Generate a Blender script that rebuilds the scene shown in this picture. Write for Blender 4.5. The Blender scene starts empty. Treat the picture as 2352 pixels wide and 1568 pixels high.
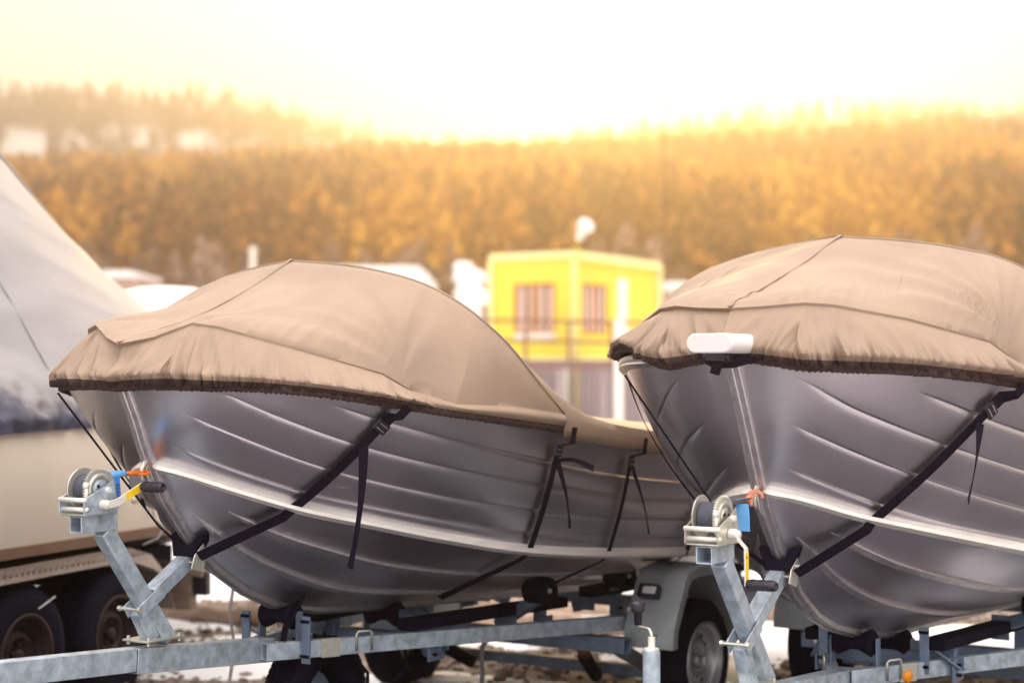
import bpy, math, random
import numpy as np
from mathutils import Vector, Matrix, noise
random.seed(7); rng=np.random.default_rng(7)
S=bpy.context.scene; COL=S.collection
R=math.radians
# ---------------- camera ----------------
cd=bpy.data.cameras.new('camera'); cam=bpy.data.objects.new('camera',cd); COL.objects.link(cam); S.camera=cam
cam.location=(0,0,1.65); cam.rotation_euler=(R(90)+math.atan(84/3900),0,0)
cd.sensor_width=36; cd.lens=36*3900/2352; cd.clip_start=.1; cd.clip_end=4000
cd.dof.use_dof=True; cd.dof.focus_distance=6.25; cd.dof.aperture_fstop=1.45
# ---------------- exposure, world, sun ----------------
S.view_settings.view_transform='Standard'; S.view_settings.look='None'; S.view_settings.exposure=.35; S.view_settings.gamma=1
S.view_settings.use_curve_mapping=False
SUN_AZ=R(5); SUN_EL=R(12)
w=bpy.data.worlds.new('World'); S.world=w; w.use_nodes=True
nt=w.node_tree; nt.nodes.clear(); N=nt.nodes.new; L=nt.links.new
out=N('ShaderNodeOutputWorld'); bg=N('ShaderNodeBackground'); bg2=N('ShaderNodeBackground'); add=N('ShaderNodeAddShader')
sky=N('ShaderNodeTexSky'); sky.sky_type='NISHITA'; sky.sun_disc=False; sky.sun_elevation=SUN_EL; sky.sun_rotation=SUN_AZ
L(sky.outputs[0],bg.inputs[0]); bg.inputs[1].default_value=.06
tc=N('ShaderNodeTexCoord'); sep=N('ShaderNodeSeparateXYZ'); L(tc.outputs['Generated'],sep.inputs[0])
cr=N('ShaderNodeValToRGB'); cr.color_ramp.elements[0].position=0; cr.color_ramp.elements[0].color=(.60,.55,.48,1)
e=cr.color_ramp.elements.new(.25); e.color=(.70,.66,.61,1)
cr.color_ramp.elements[-1].position=1; cr.color_ramp.elements[-1].color=(3.2,2.98,2.86,1)
L(sep.outputs['Z'],cr.inputs[0])
nz=N('ShaderNodeTexNoise'); nz.inputs['Scale'].default_value=2.2; nz.inputs['Detail'].default_value=5
mp=N('ShaderNodeMapping'); mp.inputs['Scale'].default_value=(1,1,3.2); L(tc.outputs['Generated'],mp.inputs[0]); L(mp.outputs[0],nz.inputs['Vector'])
mr=N('ShaderNodeMapRange'); mr.inputs[3].default_value=.94; mr.inputs[4].default_value=1.06; L(nz.outputs[0],mr.inputs[0])
mx=N('ShaderNodeVectorMath'); mx.operation='SCALE'; L(cr.outputs[0],mx.inputs[0]); L(mr.outputs[0],mx.inputs['Scale'])
L(mx.outputs[0],bg2.inputs[0]); bg2.inputs[1].default_value=1.0
L(bg.outputs[0],add.inputs[0]); L(bg2.outputs[0],add.inputs[1]); L(add.outputs[0],out.inputs[0])
sd=bpy.data.lights.new('sun','SUN'); sd.energy=1.25; sd.angle=R(10); sd.color=(1,.64,.16)
sun=bpy.data.objects.new('sun',sd); COL.objects.link(sun)
dv=Vector((math.sin(SUN_AZ)*math.cos(SUN_EL),math.cos(SUN_AZ)*math.cos(SUN_EL),math.sin(SUN_EL)))
sun.rotation_euler=dv.to_track_quat('Z','Y').to_euler(); sun.location=(0,0,30)
# ---------------- materials ----------------
def mat(name,col,rough=.6,metal=0,var=0,vs=6,bump=0,bs=80,spec=.5,alpha=None,stretch=None,rvar=0,dirt=None):
    m=bpy.data.materials.new(name); m.use_nodes=True; t=m.node_tree; b=t.nodes['Principled BSDF']
    b.inputs['Base Color'].default_value=(*col,1); b.inputs['Roughness'].default_value=rough; b.inputs['Metallic'].default_value=metal
    b.inputs['Specular IOR Level'].default_value=spec
    c=t.nodes.new('ShaderNodeTexCoord'); vec=c.outputs['Object']
    if stretch:
        mm=t.nodes.new('ShaderNodeMapping'); mm.inputs['Scale'].default_value=stretch; t.links.new(vec,mm.inputs[0]); vec=mm.outputs[0]
    if var:
        n=t.nodes.new('ShaderNodeTexNoise'); n.inputs['Scale'].default_value=vs; n.inputs['Detail'].default_value=6; n.inputs['Roughness'].default_value=.6; t.links.new(vec,n.inputs['Vector'])
        r=t.nodes.new('ShaderNodeValToRGB'); r.color_ramp.elements[0].position=.3; r.color_ramp.elements[1].position=.7
        lo=[max(0,x*(1-var)) for x in col]; hi=[min(1,x*(1+var)) for x in col]
        if dirt: lo=list(dirt)
        r.color_ramp.elements[0].color=(*lo,1); r.color_ramp.elements[1].color=(*hi,1)
        t.links.new(n.outputs[0],r.inputs[0]); t.links.new(r.outputs[0],b.inputs['Base Color'])
        if rvar:
            q=t.nodes.new('ShaderNodeMapRange'); q.inputs[3].default_value=rough-rvar; q.inputs[4].default_value=rough+rvar
            t.links.new(n.outputs[0],q.inputs[0]); t.links.new(q.outputs[0],b.inputs['Roughness'])
    if bump:
        n=t.nodes.new('ShaderNodeTexNoise'); n.inputs['Scale'].default_value=bs; n.inputs['Detail'].default_value=4; t.links.new(vec,n.inputs['Vector'])
        bb=t.nodes.new('ShaderNodeBump'); bb.inputs['Strength'].default_value=bump; bb.inputs['Distance'].default_value=.01
        t.links.new(n.outputs[0],bb.inputs['Height']); t.links.new(bb.outputs[0],b.inputs['Normal'])
    return m
M=dict(
 hull=mat('aluminium_hull',(.66,.63,.67),.32,1,.10,1.4,.05,160,stretch=(1,1,1),rvar=.06),
 strip=mat('aluminium_strip',(.62,.59,.60),.38,.9,.15,30,.25,60,stretch=(1,1,1)),
 bright=mat('bright_rail',(.90,.86,.80),.45,.35,.10,12,.15,90,stretch=(1,.2,4)),
 galv=mat('galvanised_steel',(.46,.54,.62),.42,.4,.34,22,.12,60,rvar=.12),
 galv2=mat('galvanised_steel_dull',(.20,.26,.37),.5,.4,.26,10,.10,60),
 zinc=mat('zinc_plate',(.66,.66,.58),.35,.75,.12,40,.05,90),
 steel=mat('dark_grey_steel',(.40,.43,.45),.5,.3,.12,8,.08,60),
 rub=mat('black_rubber',(.005,.0035,.014),.8,0,.3,30,.2,60,spec=.15),
 plast=mat('black_plastic',(.02,.017,.03),.4,0,.2,30),
 web=mat('black_webbing',(.010,.006,.018),.8,0,.25,60,.3,300,spec=.15),
 drum=mat('grey_blue_webbing',(.07,.075,.11),.75,0,.15,60,.3,200),
 cloth=mat('taupe_boat_cloth',(.33,.238,.175),.62,0,.13,2.2,.10,260,spec=.35),
 hem=mat('shaded_hem_cloth',(.06,.032,.03),.8,0,.3,40,.5,120),  # cover cloth with the shade of its turned-under edge in the colour
 blue=mat('blue_webbing',(.03,.26,.80),.55,0,.08,60,.2,200),
 lblue=mat('pale_blue_webbing',(.16,.47,.90),.5,0,.06,60),
 orange=mat('orange_hook',(.95,.22,.03),.4,0,.05,30),
 salmon=mat('faded_orange_hook',(.85,.33,.20),.5,0,.08,30),
 amber=mat('amber_lens',(.95,.30,.01),.25),
 yellow=mat('yellow_sticker',(.90,.62,.01),.5),
 rust=mat('rusty_steel',(.26,.08,.03),.8,.2,.4,20,.3,60),
 wheel=mat('wheel_silver',(.42,.42,.44),.4,.7,.1,10),
 rim2=mat('dark_brown_rim',(.03,.015,.015),.6,.3,.3,10),
 white=mat('white_plastic',(.86,.82,.80),.45,0,.03,8),
 lens=mat('clear_lens',(.75,.73,.72),.2),
 cream=mat('cream_gelcoat',(.88,.79,.66),.35,0,.07,1.6,0,5,stretch=(1,1,.35)),
 brown=mat('brown_trim',(.16,.085,.045),.5,0,.1,8),
 tread=mat('tread_plate',(.42,.36,.33),.45,.6,.15,30,.6,70),
 tarp=mat('pale_grey_tarpaulin',(.31,.295,.31),.55,0,.06,2,.25,4,stretch=(1,1,3)),
 navy=mat('blue_grey_tarp_hem',(.10,.13,.26),.45,0,.45,16,.6,14),
 wood=mat('weathered_wood',(.30,.22,.17),.85,0,.35,9,.3,40,stretch=(1,1,6)),
 log=mat('pale_log',(.42,.31,.24),.9,0,.35,5,.4,20,dirt=(.20,.14,.11)),
 rope=mat('grey_strap',(.40,.37,.38),.8,0,.15,30,.2,100),
 yel=mat('yellow_panel',(.84,.66,.07),.6,0,.05,1.5,.1,8),
 wtrim=mat('white_trim',(.84,.80,.70),.6,0,.05,2),
 ytrim=mat('pale_yellow_trim',(.88,.80,.36),.6,0,.06,2),
 dark_ground=mat('dark_ground_sheet',(.028,.024,.036),.45,0,.4,2.5,.5,12),  # for the added sheet that darkens hull reflections
 bounce_ground=mat('bounce_ground_grey',(.42,.39,.42),.6,0,.35,1.2,.4,5),  # for the added ground that bounces light onto the hulls
 orf=mat('orange_brown_frame',(.55,.22,.05),.6,0,.15,4),
 glass=mat('window_glass',(.20,.10,.07),.12,0,.25,1.5,spec=.25),
 curt=mat('pale_curtain',(.75,.55,.48),.8,0,.2,6,stretch=(1,1,.1)),
 rail=mat('brown_railing',(.22,.09,.06),.6,0,.2,4),
 grey=mat('grey_container',(.30,.24,.26),.6,0,.1,2),
 dgrey=mat('dark_panel',(.20,.11,.11),.7,0,.2,2),
 snow=mat('snow',(.86,.84,.84),.7,0,.03,1,.3,3),
 snowg=mat('snow_ground',(.84,.84,.86),.75,0,.04,1.2,.4,2.5),
 stone=mat('grey_brown_stone',(.26,.20,.165),.9,0,.45,1.3,.3,30),
 trunk=mat('tree_bark',(.10,.06,.05),.9,0,.3,3),
 wall1=mat('pinkish_wall',(.45,.30,.25),.8,0,.1,1),
)
def specks(m):
    # dust specks and short scratches on the bare metal
    t=m.node_tree; b=t.nodes['Principled BSDF']; src=b.inputs['Base Color'].links[0].from_socket; rs=b.inputs['Roughness'].links[0].from_socket
    c=t.nodes.new('ShaderNodeTexCoord'); facs=[]
    for sc,st,lo,hi in ((95,(1,1,1),.72,.80),(26,(1,.25,3.5),.69,.76),(3,(1,.6,1),.35,.75)):
        mp_=t.nodes.new('ShaderNodeMapping'); mp_.inputs['Scale'].default_value=st; mp_.inputs['Rotation'].default_value=(.6,0,.3); t.links.new(c.outputs['Object'],mp_.inputs[0])
        n=t.nodes.new('ShaderNodeTexNoise'); n.inputs['Scale'].default_value=sc; n.inputs['Detail'].default_value=3; t.links.new(mp_.outputs[0],n.inputs['Vector'])
        r=t.nodes.new('ShaderNodeMapRange'); r.inputs[1].default_value=lo; r.inputs[2].default_value=hi; t.links.new(n.outputs[0],r.inputs[0]); facs.append(r.outputs[0])
    a=t.nodes.new('ShaderNodeMath'); a.operation='MAXIMUM'; t.links.new(facs[0],a.inputs[0]); t.links.new(facs[1],a.inputs[1])
    x=t.nodes.new('ShaderNodeMix'); x.data_type='RGBA'; x.inputs['B'].default_value=(.80,.76,.74,1); t.links.new(a.outputs[0],x.inputs['Factor']); t.links.new(src,x.inputs['A']); t.links.new(x.outputs['Result'],b.inputs['Base Color'])
    q=t.nodes.new('ShaderNodeMath'); q.operation='MULTIPLY_ADD'; q.inputs[1].default_value=.10; t.links.new(facs[2],q.inputs[0]); t.links.new(rs,q.inputs[2])
    q2=t.nodes.new('ShaderNodeMath'); q2.operation='MULTIPLY_ADD'; q2.inputs[1].default_value=.3; t.links.new(a.outputs[0],q2.inputs[0]); t.links.new(q.outputs[0],q2.inputs[2]); t.links.new(q2.outputs[0],b.inputs['Roughness'])
specks(M['hull'])
def tarp_edge_shade(m):  # shade of the folded-under lower edge painted into the tarpaulin colour
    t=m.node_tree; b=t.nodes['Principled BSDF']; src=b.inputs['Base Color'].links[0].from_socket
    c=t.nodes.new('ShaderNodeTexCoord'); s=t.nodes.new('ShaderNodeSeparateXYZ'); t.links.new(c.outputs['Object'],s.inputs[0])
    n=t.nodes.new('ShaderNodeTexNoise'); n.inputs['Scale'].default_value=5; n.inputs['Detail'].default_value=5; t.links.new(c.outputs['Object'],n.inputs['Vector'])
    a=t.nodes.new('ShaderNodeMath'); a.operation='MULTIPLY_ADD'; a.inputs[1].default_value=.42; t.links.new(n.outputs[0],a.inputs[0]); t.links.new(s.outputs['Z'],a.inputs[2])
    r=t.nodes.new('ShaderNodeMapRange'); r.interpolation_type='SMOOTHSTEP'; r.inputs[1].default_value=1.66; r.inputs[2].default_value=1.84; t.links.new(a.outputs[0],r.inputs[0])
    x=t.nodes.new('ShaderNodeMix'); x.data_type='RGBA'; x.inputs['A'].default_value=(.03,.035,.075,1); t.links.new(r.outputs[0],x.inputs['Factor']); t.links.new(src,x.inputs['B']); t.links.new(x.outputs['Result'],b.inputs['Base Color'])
tarp_edge_shade(M['tarp'])
# gravel ground with true-colour variation
def gravel_mat():
    m=mat('gravel_ground',(.23,.18,.15),.95,0,.5,2.5,.8,35,dirt=(.10,.075,.065))
    return m
M['gravel']=gravel_mat()
def tree_mat(name,a,b_,c):
    m=bpy.data.materials.new(name); m.use_nodes=True; t=m.node_tree; b=t.nodes['Principled BSDF']; b.inputs['Roughness'].default_value=.9; b.inputs['Specular IOR Level'].default_value=.15
    at=t.nodes.new('ShaderNodeAttribute'); at.attribute_name='tint'
    r=t.nodes.new('ShaderNodeValToRGB'); r.color_ramp.elements[0].color=(*a,1); r.color_ramp.elements[1].color=(*c,1)
    e=r.color_ramp.elements.new(.5); e.color=(*b_,1)
    t.links.new(at.outputs['Fac'],r.inputs[0]); t.links.new(r.outputs[0],b.inputs['Base Color'])
    return m
M['wood1']=tree_mat('near_forest',(.16,.05,.018),(.48,.19,.032),(.76,.40,.06))  # warm glow over the hillside put into the tree colours
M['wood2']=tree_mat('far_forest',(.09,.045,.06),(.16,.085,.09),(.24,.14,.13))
M['bare']=tree_mat('bare_birch',(.20,.10,.08),(.30,.18,.15),(.42,.28,.24))
M['hill']=mat('forest_floor',(.16,.085,.04),.95,0,.4,.05)
# ---------------- mesh helper ----------------
class MB:
    def __init__(s): s.v=[]; s.f=[]
    def add(s,v,f):
        n=len(s.v); s.v+= [tuple(x) for x in v]; s.f+=[tuple(i+n for i in q) for q in f]; return s
    def box(s,c,d,rot=None):
        c=Vector(c); h=[x/2 for x in d]; P=[]
        for x in(-1,1):
            for y in(-1,1):
                for z in(-1,1):
                    p=Vector((x*h[0],y*h[1],z*h[2]))
                    if rot: p=rot@p
                    P.append(c+p)
        return s.add(P,[(0,1,3,2),(4,6,7,5),(0,4,5,1),(2,3,7,6),(0,2,6,4),(1,5,7,3)])
    def beam(s,a,b,w,h,up=(0,0,1)):
        a=Vector(a);b=Vector(b);d=(b-a).normalized();sd_=d.cross(Vector(up)).normalized();u=sd_.cross(d)
        P=[]
        for q in(a,b):
            for i,j in((-1,-1),(1,-1),(1,1),(-1,1)): P.append(q+sd_*(i*w/2)+u*(j*h/2))
        return s.add(P,[(3,2,1,0),(4,5,6,7),(0,1,5,4),(1,2,6,5),(2,3,7,6),(3,0,4,7)])
    def hollow(s,a,b,w,h,t=.005,up=(0,0,1)):
        a=Vector(a);b=Vector(b);d=(b-a).normalized();sd_=d.cross(Vector(up)).normalized();u=sd_.cross(d)
        P=[]
        for q in(a,b):
            for k in(0,t):
                for i,j in((-1,-1),(1,-1),(1,1),(-1,1)): P.append(q+sd_*(i*(w/2-k))+u*(j*(h/2-k)))
        F_=[]
        for i in range(4):
            j=(i+1)%4
            F_+=[(i,j,8+j,8+i),(4+j,4+i,12+i,12+j),(j,i,4+i,4+j),(8+i,8+j,12+j,12+i)]
        return s.add(P,F_)
    def tube(s,pts,r,n=10,cap=True):
        pts=[Vector(p) for p in pts]; rings=[]; prev=None
        for i,p in enumerate(pts):
            d=(pts[min(i+1,len(pts)-1)]-pts[max(i-1,0)]).normalized()
            if prev is None:
                a=Vector((0,0,1)) if abs(d.z)<.9 else Vector((1,0,0)); x=d.cross(a).normalized()
            else: x=(prev-d*prev.dot(d)).normalized()
            prev=x; y=d.cross(x); rr=r[i] if isinstance(r,(list,tuple)) else r
            rings.append([p+x*math.cos(2*math.pi*k/n)*rr+y*math.sin(2*math.pi*k/n)*rr for k in range(n)])
        V=[q for g in rings for q in g]; F_=[]
        for i in range(len(pts)-1):
            for k in range(n): F_.append((i*n+k,i*n+(k+1)%n,(i+1)*n+(k+1)%n,(i+1)*n+k))
        if cap: F_.append(tuple(range(n-1,-1,-1))); F_.append(tuple((len(pts)-1)*n+k for k in range(n)))
        return s.add(V,F_)
    def lathe(s,prof,o,ax,n=32,closed=False):
        o=Vector(o);ax=Vector(ax).normalized(); a=Vector((0,0,1)) if abs(ax.z)<.9 else Vector((1,0,0)); x=ax.cross(a).normalized(); y=ax.cross(x)
        V=[];F_=[];m=len(prof)
        for r,h in prof:
            for k in range(n):
                t=2*math.pi*k/n; V.append(o+ax*h+x*math.cos(t)*r+y*math.sin(t)*r)
        for i in range(m if closed else m-1):
            j=(i+1)%m
            for k in range(n): F_.append((i*n+k,i*n+(k+1)%n,j*n+(k+1)%n,j*n+k))
        return s.add(V,F_)
    def prism(s,poly,ext):
        ext=Vector(ext); n=len(poly); P=[Vector(p) for p in poly]; V=P+[p+ext for p in P]
        F_=[tuple(range(n-1,-1,-1)),tuple(range(n,2*n))]+[(i,(i+1)%n,n+(i+1)%n,n+i) for i in range(n)]
        return s.add(V,F_)
    def ribbon(s,pts,wd,th):
        """flat band: pts centre line, wd list of half width vectors, th list of thickness vectors"""
        V=[];F_=[];n=len(pts)
        for i,p in enumerate(pts):
            p=Vector(p); a=Vector(wd[i]) if isinstance(wd[0],(list,tuple,Vector)) else Vector(wd); t=Vector(th[i]) if isinstance(th[0],(list,tuple,Vector)) else Vector(th)
            V+=[p-a,p+a,p+a+t,p-a+t]
        for i in range(n-1):
            for k in range(4): F_.append((i*4+k,i*4+(k+1)%4,i*4+4+(k+1)%4,i*4+4+k))
        F_+=[(3,2,1,0),tuple((n-1)*4+k for k in range(4))]
        return s.add(V,F_)
    def build(s,name,m,parent=None,smooth=False,bevel=0,mtx=None):
        me=bpy.data.meshes.new(name); me.from_pydata([tuple(v) for v in s.v],[],s.f); me.materials.append(M[m] if isinstance(m,str) else m)
        import bmesh
        bm=bmesh.new(); bm.from_mesh(me); bmesh.ops.recalc_face_normals(bm,faces=bm.faces); bm.to_mesh(me); bm.free()
        o=bpy.data.objects.new(name,me); COL.objects.link(o)
        if smooth: me.shade_smooth()
        if bevel:
            b=o.modifiers.new('bevel','BEVEL'); b.width=bevel; b.segments=2; b.limit_method='ANGLE'; b.angle_limit=R(35)
            me.shade_smooth(); me.set_sharp_from_angle(angle=R(40))
        if parent: o.parent=parent
        return o
def sharp(o,a=35): o.data.shade_smooth(); o.data.set_sharp_from_angle(angle=R(a)); return o
def thing(name,label,cat,loc=(0,0,0),rz=0,group=None):
    o=bpy.data.objects.new(name,None); o.empty_display_size=.2; COL.objects.link(o); o.location=loc; o.rotation_euler=(0,0,rz)
    tag(o,label,cat,group); return o
def tag(o,label=None,cat=None,group=None,kind=None):
    if label:o['label']=label
    if cat:o['category']=cat
    if group:o['group']=group
    if kind:o['kind']=kind
    return o
FR={1:((-1.52,6.1),33),2:((.66,5.8),33),3:((-3.75,7.6),21)}
def wor(b,s,t,z):
    (x,y),al=FR[b];al=R(al);return Vector((x+math.sin(al)*s+math.cos(al)*t,y+math.cos(al)*s-math.sin(al)*t,z))
def L3(p): return (p[1],p[0],p[2])        # (s,t,z) -> local x,y,z
def root(b,name,label,cat,group=None): return thing(name,label,cat,(*FR[b][0],0),-R(FR[b][1]),group)
def place(o,b): o.location=(*FR[b][0],0); o.rotation_euler=(0,0,-R(FR[b][1])); return o
# ---------------- setting ----------------
def grid(name,xs,ys,fz,m,kind='structure'):
    nx,ny=len(xs),len(ys); V=[(x,y,fz(x,y)) for y in ys for x in xs]
    F_=[(j*nx+i,j*nx+i+1,(j+1)*nx+i+1,(j+1)*nx+i) for j in range(ny-1) for i in range(nx-1)]
    me=bpy.data.meshes.new(name); me.from_pydata(V,[],F_); me.materials.append(M[m]); me.shade_smooth()
    o=bpy.data.objects.new(name,me); COL.objects.link(o); o['kind']=kind; return o
def fz(x,y):
    return .03*noise.noise(Vector((x*.6,y*.6,0)))+.012*noise.noise(Vector((x*4,y*4,3)))
xs=[-2200,-900,-400,-150,-60,-25]+[-12+i*.2 for i in range(121)]+[25,60,150,400,900,2200]
ys=[-600,-200,-60,-20,-5]+[2+i*.2 for i in range(100)]+[24,30,40,55,80,140,400,1200,2600]
grid('ground',xs,ys,fz,'gravel')
def snowz(x,y):
    n=noise.noise(Vector((x*.35,y*.5,7)))+.5*noise.noise(Vector((x*1.3,y*1.5,2)))
    edge=12.3+1.0*noise.noise(Vector((x*.5,0,5)))
    k=min(1,max(0,(y-edge)/1.2)); far=max(0,min(1,(y-60)/20))
    return -.09+.22*k+.05*n*k+.02*far
o=grid('snow_cover',[-300,-120,-50,-25]+[-14+i*.25 for i in range(113)]+[25,50,120,300],[11+i*.25 for i in range(60)]+[27,30,35,45,60,80,110,140],snowz,'snowg')
o=grid('added_bounce_ground',[-120,-40,-20]+[-12+i*.5 for i in range(49)]+[20,40,120],[-140,-60,-25,-12]+[-8+i*.3 for i in range(45)],lambda x,y:-.06+.16*min(1,max(0,(5.1+.4*noise.noise(Vector((x*.6,0,1)))-y)/.8))+.03*noise.noise(Vector((x*.5,y*.5,3))),'bounce_ground')  # unseen pale ground added around the camera to brighten the hulls
grid('added_dark_ground',[-9+i*.3 for i in range(61)],[4.9+i*.2 for i in range(19)],lambda x,y:fz(x,y)+.03-.10*max(0,(abs(y-6.45)-1.45+.3*noise.noise(Vector((x,0,3)))))-.1*max(0,abs(x)-8),'dark_ground')  # unseen dark sheet added to darken what the hull bottoms reflect
# snow patches lying on the gravel between the trailers
pat=[(1.28,7.7,.42,1.3),(.95,8.9,.5,.9),(-1.6,9.6,.9,.28),(-.55,9.2,.8,.35),(-1.05,10.6,1.3,.35),(.1,9.0,.35,.2),(1.0,9.4,.5,.9),(1.35,8.2,.42,.9),(1.3,10.8,1.2,1.2),(2.7,10.6,1.5,1.0),(-2.6,11.2,.9,.6),(.25,11.3,1.2,.55),(2.3,7.6,.6,.7),(3.6,9.5,.8,1.2),(-3.0,6.4,.7,.5)]
for i,(x,y,a,b_) in enumerate(pat):
    V=[];F_=[];n=28;m_=7
    for j in range(m_+1):
        r=j/m_
        for k in range(n):
            t=2*math.pi*k/n; rr=r*(1+.28*noise.noise(Vector((math.cos(t)*1.5+i*3,math.sin(t)*1.5,i))))
            V.append((x+a*rr*math.cos(t),y+b_*rr*math.sin(t),.075*(1-r*r)-.02+.02*noise.noise(Vector((x+rr*math.cos(t)*4,y+rr*math.sin(t)*4,0)))))
    for j in range(m_):
        for k in range(n): F_.append((j*n+k,j*n+(k+1)%n,(j+1)*n+(k+1)%n,(j+1)*n+k))
    me=bpy.data.meshes.new('snow_patch'); me.from_pydata(V,[],F_); me.materials.append(M['snowg']); me.shade_smooth()
    q=bpy.data.objects.new('snow_patch',me); COL.objects.link(q); q['kind']='structure'
# stones
V=[];F_=[]
ico=[(0,0,1),(.89,0,.45),(.28,.85,.45),(-.72,.53,.45),(-.72,-.53,.45),(.28,-.85,.45),(.72,.53,-.3),(-.28,.85,-.3),(-.89,0,-.3),(-.28,-.85,-.3),(.72,-.53,-.3)]
icf=[(0,1,2),(0,2,3),(0,3,4),(0,4,5),(0,5,1),(1,6,2),(2,6,7),(2,7,3),(3,7,8),(3,8,4),(4,8,9),(4,9,5),(5,9,10),(5,10,1),(1,10,6)]
for i in range(5200):
    y=random.uniform(7.2,12.6); x=random.uniform(-.36,.36)*y; r=random.uniform(.012,.035)*(1 if random.random()<.93 else 1.8)
    n=len(V)
    for a,b_,c in ico: V.append((x+r*a*random.uniform(.7,1.3),y+r*b_*random.uniform(.7,1.3),fz(x,y)+r*.35+r*.7*c))
    F_+=[tuple(q+n for q in f) for f in icf]
me=bpy.data.meshes.new('gravel_stones'); me.from_pydata(V,[],F_); me.materials.append(M['stone'])
o=bpy.data.objects.new('gravel_stones',me); COL.objects.link(o); tag(o,'loose grey brown stones lying over the ground under the trailers','gravel',kind='stuff')
# hills
def ridge1(x):   # height of near wooded hill crest
    return float(np.interp(x,[-160,-95,-60,-20,20,50,80,100,160],[37,35.2,36,37,38.5,40,41.5,41,42]))
def h1(x,y):
    k=np.clip((y-85)/(330-85),0,1); k=k*k*(3-2*k)*.35+k*.65
    back=np.clip((y-330)/120,0,1)
    return ridge1(x*330/max(y,200))*k*(1-.6*back)+1.6*noise.noise(Vector((x*.03,y*.03,0)))*k-.4*(1-k)
def ridge2(x):
    return float(np.interp(x,[-220,-157,-133,-89,-63,-31,0,47,86,133,220],[76,79,78.5,77.5,73,65,61,67,72.5,72,69]))
def h2(x,y):
    k=np.clip((y-345)/(470-345),0,1); back=np.clip((y-470)/90,0,1)
    return ridge2(x*470/max(y,350))*(k**1.15)*(1-.5*back)+3*noise.noise(Vector((x*.01,y*.01,4)))*k-2*(1-k)
grid('near_hill',[-260+i*8 for i in range(66)],[70+i*8 for i in range(52)],h1,'hill')
def hillmat():
    m=mat('snowy_hillside',(.2,.13,.12),.9); t=m.node_tree; b=t.nodes['Principled BSDF']
    c=t.nodes.new('ShaderNodeTexCoord'); mm=t.nodes.new('ShaderNodeMapping'); mm.inputs['Scale'].default_value=(.012,.012,.05); t.links.new(c.outputs['Object'],mm.inputs[0])
    n=t.nodes.new('ShaderNodeTexNoise'); n.inputs['Scale'].default_value=1; n.inputs['Detail'].default_value=4; t.links.new(mm.outputs[0],n.inputs['Vector'])
    r=t.nodes.new('ShaderNodeValToRGB'); r.color_ramp.elements[0].position=.50; r.color_ramp.elements[0].color=(.16,.10,.09,1); r.color_ramp.elements[1].position=.58; r.color_ramp.elements[1].color=(.85,.82,.80,1)
    t.links.new(n.outputs[0],r.inputs[0]); t.links.new(r.outputs[0],b.inputs['Base Color']); return m
M['hill2']=hillmat()
grid('far_hill',[-420+i*10 for i in range(85)],[340+i*6 for i in range(42)],h2,'hill2')
def forest(name,pts,hr,m,label,nclump,width=.17,lowpoly=False):
    """pts: (x,y,z,tint) ; every tree a trunk and a ragged cone of leaf sized faces"""
    VV=[];FF=[];TT=[];n=0
    for (x,y,z,ti) in pts:
        H=rng.uniform(*hr); W=H*width*rng.uniform(.75,1.25)
        q=nclump; u=rng.random(q)**.75; hh=z+H*(.14+.86*u); rad=W*(1-u)**.8*np.sqrt(rng.random(q))*1.15+.05
        a=rng.random(q)*6.283; cx=x+rad*np.cos(a); cy=y+rad*np.sin(a)
        sz=H*(.045+.06*(1-u))*rng.uniform(.7,1.4,q)
        # three vertices per leaf clump: two outwards-down, one up
        a2=rng.random(q)*6.283
        for k,(da,dz) in enumerate(((0,-.45),(2.3,-.35),(4.2,.9))):
            VV.append(np.stack([cx+sz*np.cos(a2+da)*(.9 if k<2 else .25),cy+sz*np.sin(a2+da)*(.9 if k<2 else .25),hh+sz*dz*1.1],1))
        idx=n+np.arange(q); FF.append(np.stack([idx,idx+q,idx+2*q],1)); n+=3*q
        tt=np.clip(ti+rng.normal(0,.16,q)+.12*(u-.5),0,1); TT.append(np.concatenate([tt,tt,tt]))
        # trunk
        w=H*.012; VV.append(np.array([[x-w,y,z-1],[x+w,y,z-1],[x,y,z+H*.97],[x,y-w,z-1],[x,y+w,z-1]])); FF.append(np.array([[n,n+1,n+2],[n+3,n+4,n+2]])); n+=5; TT.append(np.zeros(5)+.1)
    V=np.concatenate(VV); Fc=np.concatenate(FF); T=np.concatenate(TT)
    me=bpy.data.meshes.new(name); me.vertices.add(len(V)); me.vertices.foreach_set('co',V.ravel()); me.loops.add(Fc.size); me.loops.foreach_set('vertex_index',Fc.ravel().astype(np.int32))
    me.polygons.add(len(Fc)); me.polygons.foreach_set('loop_start',np.arange(0,Fc.size,3,dtype=np.int32)); me.update(calc_edges=True)
    at=me.attributes.new('tint','FLOAT','POINT'); at.data.foreach_set('value',T.astype(np.float32))
    me.materials.append(M[m]); o=bpy.data.objects.new(name,me); COL.objects.link(o); tag(o,label,'forest',kind='stuff'); return o
P=[]
for i in range(6200):
    y=rng.uniform(150,345)**1; x=rng.uniform(-.34,.34)*y*1.12
    n_=noise.noise(Vector((x*.05,y*.03,1)))
    P.append((x,y,h1(x,y)-.3,float(np.clip(.45+n_*1.3+rng.normal(0,.22),0,1))))
forest('pine_forest',P,(5.5,10.5),'wood1','dark conifer wood, its ochre standing for warm glow, covering the near hillside behind the cabin',70,.16)
P=[]
for i in range(5200):
    y=rng.uniform(375,482); x=rng.uniform(-.36,.36)*y*1.1
    if noise.noise(Vector((x*.075,y*.09,9)))>.20 and y<466: continue
    P.append((x,y,h2(x,y)-.5,float(np.clip(.45+rng.normal(0,.25),0,1))))
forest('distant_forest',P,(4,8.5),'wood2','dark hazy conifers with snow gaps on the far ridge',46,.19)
P=[]
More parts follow.
